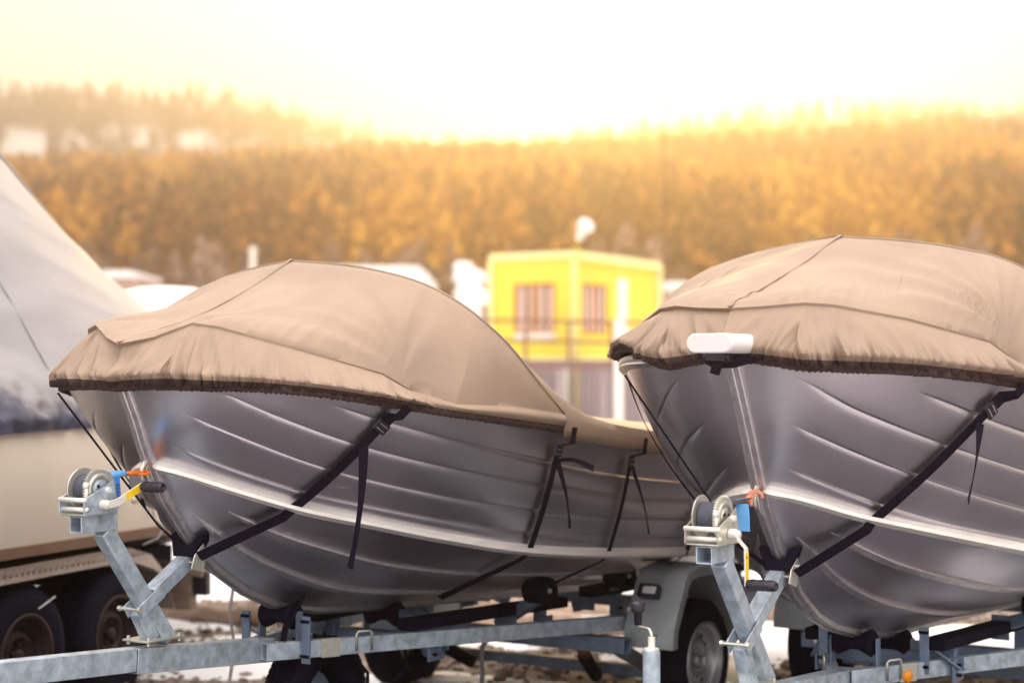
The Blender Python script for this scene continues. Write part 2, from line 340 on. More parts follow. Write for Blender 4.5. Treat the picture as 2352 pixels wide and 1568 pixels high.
for i in range(150):
    y=rng.uniform(95,150); x=rng.uniform(-.34,.34)*y
    P.append((x,y,h1(x,y)-.3,float(rng.random())))
forest('shore_thicket',P,(3.5,7),'bare','pale pink brown bare bushes and birches at the foot of the hill',80,.3)
# ---------------- boats ----------------

def lerp(a,b,k): return a+(b-a)*k
def tab(T,x):
    if x<=T[0][0]: return list(T[0][1:])
    for a,b in zip(T,T[1:]):
        if x<=b[0]:
            k=(x-a[0])/(b[0]-a[0]); return [lerp(p,q,k) for p,q in zip(a[1:],b[1:])]
    return list(T[-1][1:])
def stab(T,x):
    """smooth (cubic hermite) table lookup"""
    n=len(T)
    if x<=T[0][0]: return list(T[0][1:])
    if x>=T[-1][0]: return list(T[-1][1:])
    for i in range(n-1):
        if x<=T[i+1][0]: break
    a,b=T[i],T[i+1]; h=b[0]-a[0]; k=(x-a[0])/h
    p=T[i-1] if i>0 else None; q=T[i+2] if i+2<n else None
    out=[]
    for j in range(1,len(a)):
        d=(b[j]-a[j])/h
        dp=(a[j]-p[j])/(a[0]-p[0]) if p else d
        dq=(q[j]-b[j])/(q[0]-b[0]) if q else d
        m0=(d+dp)/2; m1=(d+dq)/2
        if d*dp<=0:m0=0
        if d*dq<=0:m1=0
        k2=k*k;k3=k2*k
        out.append((2*k3-3*k2+1)*a[j]+(k3-2*k2+k)*h*m0+(-2*k3+3*k2)*b[j]+(k3-k2)*h*m1)
    return out
# per boat tables: u, s, t, z
HULL={1:dict(
 G=[(0,.166,0,1.625),(.05,.166,.11,1.63),(.1,.185,.24,1.63),(.17,.24,.37,1.625),(.26,.36,.51,1.62),(.36,.54,.645,1.60),(.47,.78,.755,1.562),(.58,1.12,.85,1.515),(.7,1.68,.915,1.452),(.82,2.55,.935,1.352),(.91,3.6,.93,1.27),(1,5.0,.88,1.19)],
 C=[(0,.307,0,1.325),(.05,.325,.04,1.318),(.1,.36,.10,1.30),(.17,.43,.18,1.265),(.26,.55,.29,1.21),(.36,.72,.40,1.148),(.47,.96,.52,1.087),(.58,1.28,.64,1.012),(.7,1.76,.77,.925),(.82,2.55,.85,.850),(.91,3.6,.87,.785),(1,5.0,.84,.72)],
 K=[(0,.312,0,1.31),(.05,.34,0,1.265),(.1,.375,0,1.20),(.17,.44,0,1.12),(.26,.53,0,1.018),(.36,.64,0,.915),(.47,.82,0,.805),(.58,1.12,0,.70),(.7,1.65,0,.65),(.82,2.5,0,.60),(.91,3.6,0,.54),(1,5.0,0,.47)],
 S=[(1.64,.160),(1.50,.229),(1.40,.27),(1.325,.307)]),
2:dict(
 G=[(0,.215,0,1.70),(.05,.215,.11,1.705),(.1,.235,.24,1.70),(.17,.285,.37,1.695),(.26,.41,.51,1.69),(.36,.59,.635,1.675),(.47,.84,.745,1.65),(.58,1.18,.84,1.61),(.7,1.74,.91,1.555),(.82,2.6,.94,1.47),(.91,3.65,.935,1.40),(1,5.1,.885,1.33)],
 C=[(0,.437,0,1.245),(.05,.45,.04,1.238),(.1,.48,.10,1.225),(.17,.55,.18,1.195),(.26,.66,.29,1.15),(.36,.81,.40,1.11),(.47,1.0,.51,1.065),(.58,1.33,.635,1.0),(.7,1.83,.77,.915),(.82,2.65,.85,.84),(.91,3.65,.87,.79),(1,5.1,.84,.74)],
 K=[(0,.442,0,1.23),(.05,.47,0,1.18),(.1,.51,0,1.12),(.17,.57,0,1.05),(.26,.645,0,.966),(.36,.75,0,.84),(.47,.92,0,.735),(.58,1.2,0,.645),(.7,1.72,0,.565),(.82,2.6,0,.535),(.91,3.65,0,.49),(1,5.1,0,.44)],
 S=[(1.71,.205),(1.507,.311),(1.35,.385),(1.245,.437)])}
VL={1:[[(0,.06),(.34,.06),(.4,.102),(.525,.177),(.65,.243),(.8,.30),(1,.31)],
 [(0,.02),(.10,.02),(.175,.045),(.266,.207),(.356,.315),(.447,.379),(.538,.415),(.628,.436),(.75,.465),(1,.48)],
 [(0,.10),(.1,.285),(.2,.439),(.3,.548),(.4,.613),(.5,.644),(.7,.661),(1,.67)],
 [(0,.55),(.075,.677),(.178,.778),(.281,.825),(.384,.845),(.6,.85),(1,.85)]],
2:[[(0,.04),(.2,.06),(.35,.159),(.488,.25),(.625,.302),(.762,.336),(1,.35)],
 [(0,-.0),(.04,.02),(.1,.10),(.2,.273),(.3,.374),(.4,.438),(.5,.482),(.7,.538),(1,.55)],
 [(0,.28),(.075,.418),(.178,.537),(.281,.618),(.384,.673),(.488,.712),(.7,.762),(1,.765)],
 [(0,.70),(.075,.77),(.175,.834),(.275,.881),(.375,.916),(.5,.936),(1,.936)]]}
U0={1:(.37,.175,.10,.075),2:(.31,.09,.07,.07)}
def top_pt(b,u,v,side=1):
    g=stab(HULL[b]['G'],u); c=stab(HULL[b]['C'],u)
    bul=.018*math.sin(math.pi*v)*min(1,u*6)
    return (lerp(g[0],c[0],v)-bul*.3,(lerp(g[1],c[1],v)+bul)*side,lerp(g[2],c[2],v))
def bot_pt(b,u,v,side=1):
    c=stab(HULL[b]['C'],u); k=stab(HULL[b]['K'],u)
    bul=.02*math.sin(math.pi*v)*min(1,u*6)
    return (lerp(c[0],k[0],v),(lerp(c[1],k[1],v)+bul*.4)*side,lerp(c[2],k[2],v)-bul*.6)
def sstep(x): x=max(0,min(1,x)); return x*x*(3-2*x)
def U_of_s(b,s,key='G'):
    lo,hi=0,1
    for _ in range(40):
        m=(lo+hi)/2
        if stab(HULL[b][key],m)[0]<s: lo=m
        else: hi=m
    return (lo+hi)/2
def make_boat(b,label):
    rt=root(b,'aluminium_boat',label,'boat','aluminium boats side by side on trailers')
    us=[i/150 for i in range(151)]
    us=[u**1.15 for u in us]
    V=[];rows=None
    def column(u,side):
        vl=[stab(t,u)[0] for t in VL[b]]; s=top_pt(b,u,0)[0]
        st=[.62,.22,.16,.16]; amps=[.013*sstep((s-st[k]-.05)/.35) for k in range(4)]
        if True:
            amps=[.0070*sstep((u-u0)/.07) for u0 in U0[b]]
        pts=[]; edges=[-.02]+vl+[1]; edges=[max(q,-.02+.05*n_) for n_,q in enumerate(edges)]
        for k in range(5):
            a,e=edges[k],edges[k+1]; lo=a+(.013 if k>0 else 0); hi=e-(.002 if k<4 else 0); ap=amps[k-1] if k>0 else 0
            for j in range(8):
                v=lerp(lo,hi,(j/7)**2.2); x,y,z=top_pt(b,u,v); o_=-ap*max(0,1-(v-lo)/.045)**2; pts.append((x-o_*.3,(y+o_)*side,z))
            if k<4:
                am=amps[k]
                for dv,o_ in ((.0005,-.03),(.0090,-.97)):
                    x,y,z=top_pt(b,u,e+dv); pts.append((x-am*o_*.3,(y+am*o_)*side,z))
        for j in range(1,15):
            v=j/14; x,y,z=bot_pt(b,u,v); r=0
            for c in (.36,.68): r+=.012*math.exp(-((v-c)/.03)**2)*sstep((u-.26)/.12)
            pts.append((x,(y+r*.5)*side,z-r))
        return pts
    for side in (1,-1):
        mb=MB(); cols=[column(u,side) for u in us]; n=len(cols[0])
        for c in cols: mb.v+=[L3(p) for p in c]
        for i in range(len(us)-1):
            for j in range(n-1): mb.f.append((i*n+j,(i+1)*n+j,(i+1)*n+j+1,i*n+j+1))
        o=mb.build('hull_side','hull',rt); sharp(o,22)
    # transom and inner floor so that the hull is closed
    tr=MB(); g=top_pt(b,1,0);c=top_pt(b,1,1);k=bot_pt(b,1,1)
    tr.prism([L3(g),L3(c),L3(k),(-c[1],c[0],c[2]),(-g[1],g[0],g[2])],(0,.03,0)); tr.build('transom','hull',rt)
    dk=MB(); n=0
    for u in us[::3]:
        a=top_pt(b,u,.04); dk.v+=[(a[1]-.01,a[0]+.01,a[2]),(-a[1]+.01,a[0]+.01,a[2])]; n+=1
    dk.f=[(2*i,2*i+1,2*i+3,2*i+2) for i in range(n-1)]; dk.build('deck','hull',rt)
    # stem bar
    S_=HULL[b]['S']; pts=[(s,z) for z,s in S_]+[(bot_pt(b,u,1)[0],bot_pt(b,u,1)[2]) for u in (.05,.1,.17,.26,.36,.47,.54,.62,.7,.82,1)]
    P=[];TH=[];WD=[]
    for i,(s,z) in enumerate(pts):
        a=pts[max(0,i-1)];c=pts[min(len(pts)-1,i+1)]; d=Vector((0,c[0]-a[0],c[1]-a[1])).normalized(); nrm=Vector((0,d.z,-d.y)); 
        if nrm.y>0 and nrm.z>-.2: nrm=-nrm
        if nrm.z>0: nrm=-nrm
        P.append(Vector((0,s,z))-nrm*.012); TH.append(nrm*.024); WD.append((.030,0,0))
    mb=MB(); mb.ribbon(P,WD,TH); mb.ribbon([p+t for p,t in zip(P,TH)],[(.009,0,0)]*len(P),[t*.35 for t in TH]); mb.build('stem_bar','strip',rt,bevel=.004)
    for side in (1,-1):
        # chine rail
        mb=MB(); prof=[(-.006,.028),(.010,.026),(.036,.006),(.040,-.008),(.014,-.020),(-.006,-.022)]
        seq=[.012+i/80*.988 for i in range(81)]; rows=[]
        for u in seq:
            x,y,z=top_pt(b,u,1); x2,y2,_=top_pt(b,min(1,u+.01),1); d=Vector((y2-y,x2-x,0)).normalized(); nn=Vector((d.y,-d.x,0)); k=sstep(u/.05)*.75+.25
            rows.append([Vector((y,x,z))+nn*(a*k)+Vector((0,0,h_*k)) for a,h_ in prof])
        for r_ in rows: mb.v+=[(p.x*side,p.y,p.z) for p in r_]
        m_=len(prof)
        for i in range(len(rows)-1):
            for j in range(m_): mb.f.append((i*m_+j,i*m_+(j+1)%m_,(i+1)*m_+(j+1)%m_,(i+1)*m_+j))
        mb.f.append(tuple(range(m_))); o=mb.build('chine_rail','bright',rt); sharp(o,30)
        for cv in (.34,.67):
            P=[];WD=[];TH=[]
            for i in range(61):
                u=lerp(.25 if cv<.5 else .20,.97,i/60); k=sstep(i/8); a=Vector(L3(bot_pt(b,u,cv))); a2=Vector(L3(bot_pt(b,min(1,u+.01),cv))); q=Vector(L3(bot_pt(b,u,cv+.05)))
                d=(a2-a).normalized(); w_=(q-a).normalized(); n_=d.cross(w_).normalized()
                if n_.z>0: n_=-n_
                a=Vector((a.x*side,a.y,a.z)); w_=Vector((w_.x*side,w_.y,w_.z)); n_=Vector((n_.x*side,n_.y,n_.z))
                P.append(a); WD.append(w_*.013*(.3+.7*k)); TH.append(n_*.016*k+n_*.001)
            mb=MB(); mb.ribbon(P,WD,TH); mb.build('spray_rail','strip',rt,bevel=.004)
        # gunwale moulding with three ribs
        prof=[(-.02,.035),(.018,.035),(.030,.026),(.026,.016),(.034,.008),(.027,-.002),(.033,-.012),(.022,-.024),(-.004,-.030)]
        rows=[]; seq=[i/90 for i in range(91)]; mb=MB()
        for u in seq:
            x,y,z=top_pt(b,u,0); x2,y2,_=top_pt(b,min(1,u+.012),0); x1,y1,_=top_pt(b,max(0,u-.012),0); d=Vector((y2-y1,x2-x1,0))
            if u<.012: d=Vector((1,0,0))
            d.normalize(); nn=Vector((d.y,-d.x,0))
            rows.append([Vector((y,x,z))+nn*(a*(.4 if b==1 and side==-1 else 1))+Vector((0,0,h_*.8+.018)) for a,h_ in prof])
        for r_ in rows: mb.v+=[(p.x*side,p.y,p.z) for p in r_]
        m_=len(prof)
        for i in range(len(rows)-1):
            for j in range(m_): mb.f.append((i*m_+j,i*m_+(j+1)%m_,(i+1)*m_+(j+1)%m_,(i+1)*m_+j))
        o=mb.build('gunwale','strip',rt); sharp(o,50)
    # bow eye: plate with hole and loop
    es,ez=HULL[b]['S'][-1][1],HULL[b]['S'][-1][0]
    mb=MB(); poly=[(.0,es+.02,ez+.015),(.0,es-.02,ez+.012),(0,es-.022,ez-.03),(0,es+.0,ez-.085),(0,es+.028,ez-.10),(0,es+.055,ez-.09),(0,es+.055,ez-.03)]
    mb.prism([(p[0]-.004,p[1],p[2]) for p in poly],(.008,0,0)); e=mb.build('bow_eye','strip',rt,bevel=.003)
    mb=MB(); mb.tube([(0,es-.0,ez+.03),(0,es-.028,ez+.012),(0,es-.046,ez-.018),(0,es-.044,ez-.05),(0,es-.02,ez-.07)],.0085,10); mb.build('loop','zinc',e,smooth=True)
    mb=MB(); mb.lathe([(0,.006),(.008,.006),(.008,-.006),(0,-.006)],(.0,es+.022,ez-.07),(1,0,0),12); mb.build('bolt','bright',e)
    return rt
boat1=make_boat(1,'left aluminium boat with bow winched to the trailer, brown cover dipping at its bow')
boat2=make_boat(2,'right aluminium boat with striped gunwale showing and a white bow roller block')
COV={1:dict(E=[(0,.14,0,1.775),(.06,.20,.12,1.80),(.13,.265,.25,1.852),(.2,.31,.34,1.838),(.4,.50,.53,1.765),(.62,.775,.735,1.668),(.69,.86,.79,1.61),(.78,1.05,.878,1.55),(.88,1.33,.925,1.54),(1,1.71,.955,1.503)],
 HO=[(0,2.134,1.11),(.26,2.108,1.14),(.46,2.07,1.17),(.62,2.02,1.20),(.74,1.955,1.24),(.83,1.87,1.31),(.88,1.775,1.42),(.925,1.62,1.58),(.955,1.503,1.71)]),
 2:dict(E=[(0,.19,0,1.895),(.06,.20,.12,1.90),(.13,.262,.25,1.912),(.2,.31,.34,1.905),(.4,.52,.53,1.86),(.62,.84,.72,1.785),(.69,.95,.775,1.715),(.78,1.12,.868,1.66),(.88,1.42,.918,1.63),(1,1.81,.955,1.608)],
 HO=[(0,2.215,1.21),(.26,2.19,1.24),(.46,2.155,1.27),(.62,2.11,1.30),(.74,2.045,1.34),(.83,1.96,1.41),(.88,1.87,1.52),(.925,1.73,1.68),(.955,1.608,1.81)])}
TTW=[(0,0),(.13,.045),(.4,.35),(.62,.60),(.69,.70),(.78,.80),(.88,.88),(1,.955)]
W2U=[(0,0),(.06,.05),(.13,.10),(.2,.155),(.4,.29),(.62,.455),(.69,.505),(.78,.565),(.88,.635),(1,.705)]
def cov_top(b,w,q):
    C_=COV[b]; e=tab(C_['E'],w); t=stab(TTW,w)[0]; hz,hs=stab(C_['HO'],t)
    z=lerp(e[2],hz,q)
    sag=.045*math.sin(math.pi*q)*(1-w)*(1 if b==1 else .25)
    bulge=.05*math.sin(math.pi*q)*sstep((w-.3)/.3)*(1-sstep((w-.8)/.2))
    return [lerp(e[0],hs,q),lerp(e[1],t,q)+bulge*.5,z-sag+bulge*.6]
def ridged(x,y,seed):
    n=noise.noise(Vector((x,y,seed))); return 1.15-math.sqrt(n*n+.006)*2.2
def make_cover(b,label):
    NW=560;NV=22;NQ=30
    KN=tab(COV[b]['E'],.665); KC=tab(COV[b]['E'],.13)
    mb=MB()
    for side in (1,-1):
        base=len(mb.v); rowlen=NV+NQ
        for i in range(NW+1):
            w=i/NW; u=tab(W2U,w)[0]; g=top_pt(b,u,0); g1=top_pt(b,min(1,u+.01),0); g0=top_pt(b,max(0,u-.01),0)
            d=Vector((g1[1]-g0[1],g1[0]-g0[0],0)); 
            if w<.02:d=Vector((1,0,0))
            d.normalize(); nn=Vector((d.y,-d.x,0))
            e=cov_top(b,w,0); E_=Vector((e[1],e[0],e[2])); H_=Vector((g[1],g[0],g[2]))+nn*(.036 if side==1 else (.016 if b==1 else .040))+Vector((0,0,-.002 if b==1 else -.006))
            if b==2 and side==-1: H_.z+=.085*sstep((w-.10)/.2)      # far side pulled up so the gunwale shows
            if b==2 and w<.14: H_.z+=.035*(1-w/.14)
            L_=(E_-H_).length; fl=sstep((.74-w)/.08)
            for j in range(NV):
                v=1-j/NV     # 1 hem .. 0 edge
                p=E_.lerp(H_,v)+nn*((.052 if side==1 else .040)*math.sin(math.pi*.5*min(1,v/.72))*(1-sstep((v-.78)/.22))*fl+.020*(1-fl)*math.sin(math.pi*v)); p.z-=.020*math.sin(math.pi*.5*min(1,v/.8))*(1-sstep((v-.9)/.1))*0
                arc=w*2.3*1.25; ph=arc+.10*(1-v)*(1 if w>.13 else -1)
                big=ridged(ph*9,v*1.1,side*3+b)*(.006+.034*v**1.3)
                med=ridged(ph*26,v*1.6,side*5+b)*.026*(v**2.2)
                fine=noise.noise(Vector((ph*85,v*2.5,b)))*.016*(v**3.5)
                fade=(sstep(v/.25))*(fl*.85+.15)
                # less gathered toward the middle of the flap, gathered near bow corner and knee
                gath=.62+.7*math.exp(-((w-.17)/.12)**2)+.7*math.exp(-((w-.64)/.06)**2)
                p=p+nn*((big+med+fine)*fade*gath-(.012 if side==1 else .022)*fl)
                if j==0: p=p-nn*.012+Vector((0,0,-.008))
                if j==1: p=p+Vector((0,0,0.002*math.sin(ph*300)))
                if b==1 and w<.14: # drawn in dip at the stem
                    k=math.exp(-(w/.05)**2)*math.exp(-((v-.35)/.3)**2); p=p+Vector((0,.035*k,-.01*k))
                mb.v.append((p.x*side,p.y,p.z))
            for j in range(NQ):
                q=j/(NQ-1); c=cov_top(b,w,q)
                f=ridged(w*7+q*.6,q*.7,b*2+side)*.007*math.sin(math.pi*q)*(1.1 if w>.35 else .4)+ridged(w*22,q*1.2,b+side)*.004*math.exp(-((q-.12)/.2)**2)+.008*noise.noise(Vector((c[0]*3,c[1]*3,b)))
                dx_=c[0]-KN[0]; dy_=KN[1]-c[1]; rr_=math.hypot(dx_,dy_); f+=.028*ridged(math.atan2(dy_,dx_+.0001)*2.2,rr_*.25,b+4)*math.exp(-rr_/.40)*sstep(rr_/.12)
                dx_=c[0]-KC[0]; dy_=KC[1]-c[1]; rr_=math.hypot(dx_,dy_); f+=.018*ridged(math.atan2(dy_,dx_+.0001)*2.6,rr_*.5,b+9)*math.exp(-rr_/.35)*sstep(rr_/.1)
                f*=sstep(q/.04)*sstep((1-q)/.06)
                mb.v.append((c[1]*side,c[0],c[2]+f))
        for i in range(NW):
            for j in range(rowlen-1):
                a=base+i*rowlen+j; mb.f.append((a,a+rowlen,a+rowlen+1,a+1))
        # aft part over the cockpit
        base=len(mb.v); NT=30;NA=60; gz=lambda s:stab(HULL[b]['G'],U_of_s(b,s))
        C_=COV[b]; s_end=HULL[b]['G'][-1][1]
        tabg=[(1.0+k*.1,*gz(1.0+k*.1)) for k in range(42)]
        for i in range(NT+4):
            for j in range(NA+1):
                ta=min(1,i/NT); t0=ta*.955; hz,sh=stab(C_['HO'],t0)
                a=(j/NA)**1.5; s=lerp(sh,s_end+.03,a); g=tab(tabg,s); tt=ta*(g[1]+.035)
                def low(s_,ta_):
                    g_=tab(tabg,s_); return g_[2]+.052+.09*(1-ta_**2.4)*sstep((s_end+.1-s_)/.5)
                z=low(s,ta)+(hz-low(sh,ta))*math.exp(-((s-sh)/.25)**2)
                z+=.012*ridged(s*3,ta*2,b+side)*(1-ta)+.006*noise.noise(Vector((s*9,ta*5,b)))
                if i>NT:
                    k=i-NT; z-=.021*k ; tt+=.006*math.sin(s*40)*(k/5)+.012; 
                    if k==4: tt-=.03
                    z-=.012*k
                mb.v.append((tt*side,s,z))
        for i in range(NT+3):
            for j in range(NA):
                a=base+i*(NA+1)+j; mb.f.append((a,a+1,a+NA+2,a+NA+1))
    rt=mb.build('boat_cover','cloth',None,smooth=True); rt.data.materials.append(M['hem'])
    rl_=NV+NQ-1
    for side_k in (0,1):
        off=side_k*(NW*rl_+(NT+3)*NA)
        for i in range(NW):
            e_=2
            for j in range(int(e_)): rt.data.polygons[off+i*rl_+j].material_index=1  # lowest rows painted dark as the shaded underside
    rt.data.set_sharp_from_angle(angle=R(50)); place(rt,b); tag(rt,label,'boat cover','brown covers over the two boats')
    so=rt.modifiers.new('thickness','SOLIDIFY'); so.thickness=.003; so.offset=-1
    # centre seam
    sm=MB(); pts=[L3(cov_top(b,0,q/30)) for q in range(31)]; pts=[(p[0],p[1],p[2]+.005+.008*noise.noise(Vector((p[1]*3,0,b)))*sstep(min(i,30-i)/4)) for i,p in enumerate(pts)]
    sm.ribbon([Vector(p) for p in pts],(.007,0,0),(0,0,.0045)); sm.build('seam','cloth',rt,smooth=True)
    for side in (1,-1):
        pts=[]
        for k in range(61):
            t=.955*k/60; hz,hs=stab(COV[b]['HO'],t); pts.append((t*side,hs+.004,hz+.001))
        sm=MB(); sm.tube(pts,.006,6); sm.build('hoop_seam','cloth',rt,smooth=True)
        # gathered hem band, underside shade painted into its dark colour
        hb=MB(); P=[];WD=[];TH=[]
        for i in range(241):
            w=i/240; u=tab(W2U,w)[0]; g=top_pt(b,u,0); g1=top_pt(b,min(1,u+.01),0); g0=top_pt(b,max(0,u-.01),0); d=Vector((g1[1]-g0[1],g1[0]-g0[0],0))
            if w<.02:d=Vector((1,0,0))
            d.normalize(); nn=Vector((d.y,-d.x,0)); z=g[2]+(.004 if b==1 else .000)
            if b==2 and side==-1: z+=.085*sstep((w-.10)/.2)
            if b==2 and w<.14: z+=.035*(1-w/.14)
            wob=.003*math.sin(w*520)+.003*noise.noise(Vector((w*60,0,b)))
            p=Vector((g[1],g[0],z-.010+wob))+nn*((.020 if side==1 or b==2 else .004)+wob)
            P.append(Vector((p.x*side,p.y,p.z))); WD.append((0,0,.017)); TH.append(Vector((nn.x*side,nn.y,0))*.022)
        hb.ribbon(P,WD,TH); hb.build('shaded_hem','hem',rt,smooth=True)
    return rt
cover1=make_cover(1,'brown fabric cover on the left boat, drawn into a dip at its bow')
cover2=make_cover(2,'brown fabric cover on the right boat, its front edge straight above a white roller')
# ---- straps ----
def on_top(b,u,v,off=.012,side=1):
    p=Vector(L3(top_pt(b,u,v))); q=Vector(L3(top_pt(b,min(1,u+.01),v))); d=(q-p); r=Vector(L3(top_pt(b,u,min(1,v+.02))))-Vector(L3(top_pt(b,u,max(0,v-.02))))
    n=d.cross(r).normalized()
    if n.x<0:n=-n
    p=p+n*off; return Vector((p.x*side,p.y,p.z)),n
def band(b,pts,wid=.022,th=.003,name='strap',par=None,m='web',offs=None):
    P=[];WD=[];TH=[]
    P=[p for p,n in pts]
    for i,(p,n) in enumerate(pts):
        d=(P[min(i+1,len(P)-1)]-P[max(0,i-1)]).normalized(); w_=d.cross(n).normalized(); 
        wd=wid[i] if isinstance(wid,list) else wid
        WD.append(w_*wd/2); TH.append(n*th)
    mb=MB(); mb.ribbon(P,WD,TH); return mb.build(name,m,par,smooth=False)
def strap_run(b,par,ua,ub,end,wid,tail,ax=0,tl=.9,side=1):
    pts=[]
    for k in range(25):
        f=k/24; u=lerp(ua,ub,f); pts.append(on_top(b,u,lerp(-.03,1.0,f),.020 if f>(.12 if ua<.6 else .15) else (.060 if ua<.6 else .085)))
    p,n=pts[-1]; 
    if end:
        e=Vector(end); n2=Vector((.75,-.5,-.35)).normalized()
        for k in range(1,9):
            f=k/8; q=p.lerp(e,f); pts.append((q+Vector((.02*(1-f),0,-.004)),n.lerp(n2,f).normalized()))
    W_=[wid*(1.35 if .12<k/24<.2 else 1) for k in range(25)]+[wid*(1.05 if wid>.03 else .7)]*(len(pts)-25)
    s=band(b,pts,W_,.003,'strap',par)
    # buckle
    bp,bn=pts[5]; mb=MB(); d=(pts[6][0]-pts[4][0]).normalized(); ww=d.cross(bn).normalized()
    rot=Matrix((ww,d,bn)).transposed(); mb.box(bp+bn*.007,(wid*1.5,.045,.012),rot); mb.build('buckle','plast',s,bevel=.003)
    for kk in (-.010,.010):
        mb=MB(); mb.beam(bp+bn*.0145+d*kk-ww*wid*.5,bp+bn*.0145+d*kk+ww*wid*.5,.003,.003); mb.build('slot','strip',s)
    # loose tail hanging from the knot
    if tail:
        kp,kn=pts[tail[0]]; P=[]
        for k in range(13):
            f=k/12; q=kp+kn*(.014+.01*f)+Vector((tail[1]*f*.2,tail[1]*f,-tail[2]*f))+Vector((0,.02*math.sin(f*3.1),0)); P.append((q,(kn+Vector((.0,.5*math.sin(f*2.4),0))).normalized()))
        band(b,P,wid*.95,.003,'strap_tail',par)
    return s
strap_run(1,cover1,.49,.335,(.06,.505,.975),.042,(9,-.07,.44))
# second and third straps hang nearly upright further aft
s2=strap_run(1,cover1,.708,.692,(.3,1.75,.70),.034,(7,.06,.27))
s3=strap_run(1,cover1,.792,.784,(.4,2.3,.66),.028,(6,.10,.30))
s4=strap_run(1,cover1,.868,.858,(.4,3.0,.60),.028,(15,-.12,.18))
# sideways tail at the second strap
kp,kn=on_top(1,.706,.26,.02); P=[(kp+Vector((.10*f,.10*f+.03*f,.008*math.sin(f*4)-.03*f*f)),Vector((.5,-.6,.5)).normalized()) for f in [i/8 for i in range(9)]]
band(1,P,[.014+.016*i/8 for i in range(9)],.003,'strap_tail',cover1)
strap_run(2,cover2,.505,.285,(.07,.60,.935),.044,(7,-.10,.27))
for b,cv in ((1,cover1),(2,cover2)):
    # thin cord on the far side from the hem to the post
    g=top_pt(b,.24,0,-1); end=(-.05,.50,1.02) if b==1 else (-.05,.58,.97)
    mb=MB(); a=Vector((g[1]-.045,g[0]-.0,g[2]-.03)); c=Vector(end)+Vector((-.10,0,.06)); 
    mb.tube([a,a.lerp(c,.3),a.lerp(c,.7),c,Vector(end)],.0045,6); mb.build('cord','web',cv,smooth=True)
    # second part of the hull belt on the far side
    P=[]
    for k in range(20):
        f=k/19; p,n=on_top(b,lerp(.46,.30,f),lerp(.0,1,f),.016); P.append((Vector((-p.x,p.y,p.z)),Vector((-n.x,n.y,n.z))))
    e=Vector(end); p0=P[-1][0]
    for k in range(1,6): P.append((p0.lerp(e,k/5)+Vector((-.02*(1-k/5),0,-.01)),P[-1][1]))
    band(b,P,.034,.003,'strap',cv)
# boat two: white bow roller block
rt=thing('bow_roller','white boxy bow roller block with rounded end under the cover edge','bow roller',(*FR[2][0],0),-R(33))
mb=MB(); prof=[]
for k in range(17):
    a=math.pi*k/16; prof.append((-.055-.033*math.sin(a),.033*math.cos(a)))
for k in range(17):
    a=math.pi*k/16; prof.append((.055+.033*math.sin(a),-.033*math.cos(a)))
mb.prism([(x,.03,1.785+z) for x,z in prof],(0,.0,0)); mb=MB()
mb.prism([(x+.04,-.050,1.768+z) for x,z in prof],(0,.40,0)); mb.build('housing','white',rt,bevel=.006)
mb=MB(); mb.prism([(x*.93+.04,-.053,1.768+z*.9) for x,z in prof],(0,.0035,0)); mb.build('end_cap','lens',rt)
mb=MB(); mb.box((0,.16,1.725),(.07,.18,.035)); mb.tube([(-.05,.10,1.725),(.05,.10,1.725)],.022,12); mb.build('bracket','plast',rt,bevel=.004)
mb=MB(); p=[Vector((-.09,.13,1.735)),Vector((-.02,.10,1.70)),Vector((.05,.12,1.70)),Vector((.16,.17,1.735)),Vector((.21,.22,1.745))]
mb.ribbon(p,(0,0,.016),(.0,-.006,0)); mb.build('webbing','web',rt)
mb=MB(); mb.box((.0,.085,1.685),(.03,.02,.045),Matrix.Rotation(.3,3,'Y')); mb.build('strap_end','web',rt)
